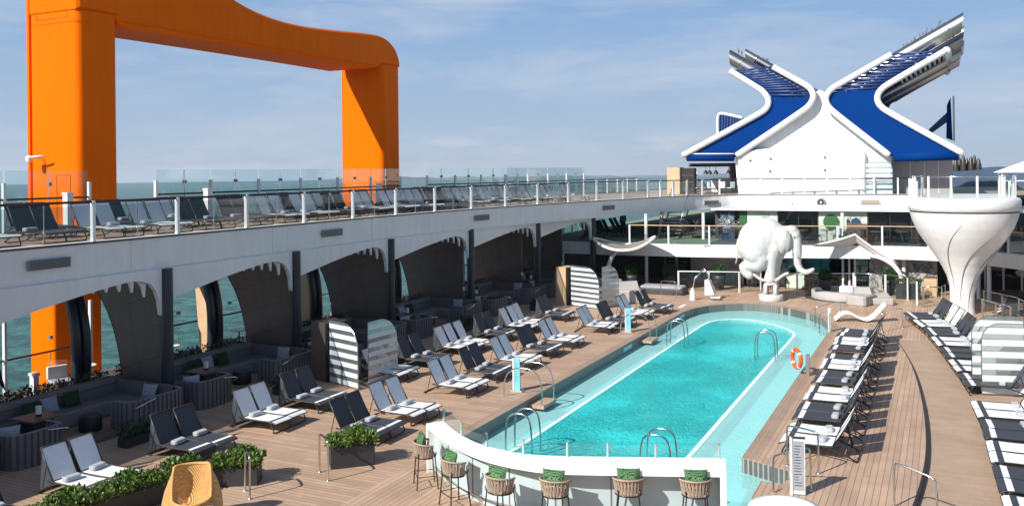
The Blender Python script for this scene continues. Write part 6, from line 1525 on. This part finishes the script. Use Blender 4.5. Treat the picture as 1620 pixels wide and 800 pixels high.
railing('railing', [(1.75, 48.4), (3.0, 46.4), (3.3, 44.8)], 'stepped steel handrail going down right of the white pod', 0, h=1.0, step=1.2, mids=False, glassm='glass', rail='steel', railr=.03, pw=.02, postm='steel')
railing('railing', [(1.6, 46.0), (2.6, 44.0)], 'short steel handrail in front of the white pod on the right', 0, h=.9, step=1.2, mids=False, glassm='glass', rail='steel', railr=.03, pw=.02, postm='steel')
railing('railing', [(-.9, 48.9), (-.1, 49.1), (.1, 50.5)], 'short steel handrail just left of the pod stem', 0, h=1.0, step=1.2, mids=False, glassm='glass', rail='steel', railr=.03, pw=.02, postm='steel')
p = P(1462, 448); t = empty('menu_stand', (-.6, 53.2, 0), 'small wooden lectern stand left of the pod stem', 'stand'); MB().rbox((-.3, -.2, 0), (.3, .2, 1.0), .02).build('body', 'tan', t); MB().box((-.32, -.24, 1.0), (.32, .22, 1.04)).build('top', 'darkwood', t)
# starboard lower front in the shade behind the pod
sb = empty('glass_wall', (0, 0, 0), 'dark glazed wall with white posts in the shade right of the pod', 'window wall')
m = MB(); m.box((.2, 57.2, 0), (9, 57.3, 1.95)); m.build('pane', 'window', sb)
for k in range(9): MB().box((.3 + k * .9, 57.1, 0), (.4 + k * .9, 57.2, 1.95)).build('mullion', 'white', sb)
# people
def person(label, x, y, z, rz, h=1.75, walk=.25, top='cloth', bottom='cloth', hair='black'):
    t = empty('person', (x, y, z), label, 'person', None, rz, (h / 1.75,) * 3)
    m = MB()
    def L_(pts, rs):
        P_ = []; R_ = []
        for i in range(len(pts) - 1):
            for k in range(4): u = k / 4; P_.append(Vector(pts[i]).lerp(Vector(pts[i + 1]), u)); R_.append(rs[i] + (rs[i + 1] - rs[i]) * u)
        P_.append(Vector(pts[-1])); R_.append(rs[-1]); m.tube(P_, R_, 10); m.sphere(P_[0], R_[0], 10, 8); m.sphere(P_[-1], R_[-1], 10, 8)
    for s_ in (-1, 1):
        f = s_ * walk
        L_([(f * .1, s_ * .09, .88), (f * .45, s_ * .1, .48), (f * .8, s_ * .1, .09)], [.095, .062, .042]); L_([(f * .8 - .03, s_ * .1, .04), (f * .8 + .17, s_ * .11, .035)], [.04, .035])
        L_([(0, s_ * .19, 1.42), (-f * .2, s_ * .25, 1.14), (-f * .4 + .1, s_ * .24, .9)], [.06, .045, .032]); L_([(-f * .4 + .1, s_ * .24, .9), (-f * .4 + .14, s_ * .235, .82)], [.034, .022])
    m.sphere((0, 0, .95), .17, 14, 10, (.75, 1, .9)); m.sphere((0, 0, 1.15), .16, 14, 10, (.7, .95, 1.4)); m.sphere((0, 0, 1.34), .18, 14, 10, (.65, 1.12, .8)); L_([(0, 0, 1.45), (.01, 0, 1.56)], [.06, .052]); m.sphere((.02, 0, 1.64), .1, 14, 12, (1, .8, 1.18)); m.sphere((.118, 0, 1.63), .018, 8, 6)
    body = merge_mesh(m, 'body', 'skin', t, .02, 3)
    m = MB()
    for s_ in (-1, 1):
        f = s_ * walk; m.tube([(f * .1, s_ * .09, .9), (f * .3, s_ * .1, .66), (f * .46, s_ * .1, .47), (f * .78, s_ * .1, .1)], [.115, .095, .08, .065], 12)
    m.sphere((0, 0, .95), .185, 14, 10, (.8, 1, .8)); merge_mesh(m, 'trousers', bottom, t, .02, 2)
    m = MB(); m.sphere((0, 0, 1.06), .18, 14, 10, (.78, 1, 1)); m.sphere((0, 0, 1.2), .175, 14, 10, (.74, 1, 1.3)); m.sphere((0, 0, 1.35), .19, 14, 10, (.68, 1.14, .75))
    for s_ in (-1, 1): f = s_ * walk; m.tube([(0, s_ * .17, 1.43), (-f * .2, s_ * .25, 1.14), (-f * .38 + .08, s_ * .24, .93)], [.075, .06, .05], 10)
    merge_mesh(m, 'jacket', top, t, .02, 2)
    m = MB(); m.sphere((-.005, 0, 1.675), .105, 14, 10, (1, .86, 1.05)); m.build('hair', hair, t)
    return t
person('person in dark clothes standing on the outer walkway beside the orange leg', -24.6, 16.75, 0, tc_(100), 1.78, .1)
person('person in dark clothes walking on the middle deck behind the left canopy', PY(1047, 388, 54.5).x, 54.5, MID, tc_(20), 1.75, .3)
p_ = PY(986, 380, 57); person('distant person in a navy top standing among loungers at the far left', p_.x, 57, MID, tc_(150), 1.7, .1, 'navy', 'cloth')
# things on the bridge beside the funnel
def cafe(label, x, y, z, rz=0):
    t = empty('cafe_chair', (x, y, z), label, 'chair', 'white chairs on the bridge', rz); MB().rbox((-.22, -.22, .42), (.22, .22, .47), .05).build('seat', 'white2', t); MB().rbox((-.22, .17, .47), (.22, .23, .88), .04).build('backrest', 'white2', t)
    for sx in (-.18, .18):
        for sy in (-.18, .18): MB().tube([(sx * 1.1, sy * 1.1, 0), (sx, sy, .44)], .015, 5).build('leg', 'frame', t)
for k, px in enumerate((1098, 1107, 1124, 1140, 1155)): p = PY(px, 303, 65.0); cafe(ORD[k] + ' white chair from the left on the bridge under the bar roof', p.x, 65.2 + .5 * (k % 2), UP, tc_(60 * k))
a_ = PY(1085, 280, 66); t = empty('notice_board', (a_.x, 66, UP), 'small white notice board above the railing left of the funnel', 'sign'); MB().box((0, 0, 1.25), (.85, .05, 1.62)).build('board', 'white2', t)
for x in (.1, .75): MB().tube([(x, .02, 0), (x, .02, 1.3)], .03, 6).build('leg', 'steel', t)
MB().box((.1, -.006, 1.36), (.7, -.001, 1.41)).build('text_line', 'grille', t)
for k, y in enumerate((16.3, 25.7, 35.2, 41.0)):
    m = MB(); m.box((-.11, -.11, 0), (.11, .11, 1.28)); m.box((-.13, -.13, 1.24), (.13, .13, 1.3)); o = m.build('bollard_light', 'white', loc=(-25.4 if k < 3 else -24.6, [19.9, 26.0, 37.6, 52][k], UP)); tag(o, ORD[k] + ' square white post from the left standing on the upper deck', 'post', 'square white posts on the upper deck')
"""next"""

# ------------------------------------------------------------------ sea air
mb = MB(); mb.box((-5900, -5900, -60), (5900, 5900, 70)); hz_ = mb.build('haze', 'white'); hz_['kind'] = 'stuff'
hm = bpy.data.materials.new('sea_air'); hm.use_nodes = True; t = hm.node_tree; t.nodes.remove(t.nodes['Principled BSDF'])
pv = t.nodes.new('ShaderNodeVolumePrincipled'); pv.inputs['Color'].default_value = (.86, .92, 1, 1); pv.inputs['Density'].default_value = .00009; pv.inputs['Anisotropy'].default_value = .2
t.links.new(pv.outputs[0], t.nodes['Material Output'].inputs['Volume']); hz_.data.materials.clear(); hz_.data.materials.append(hm)
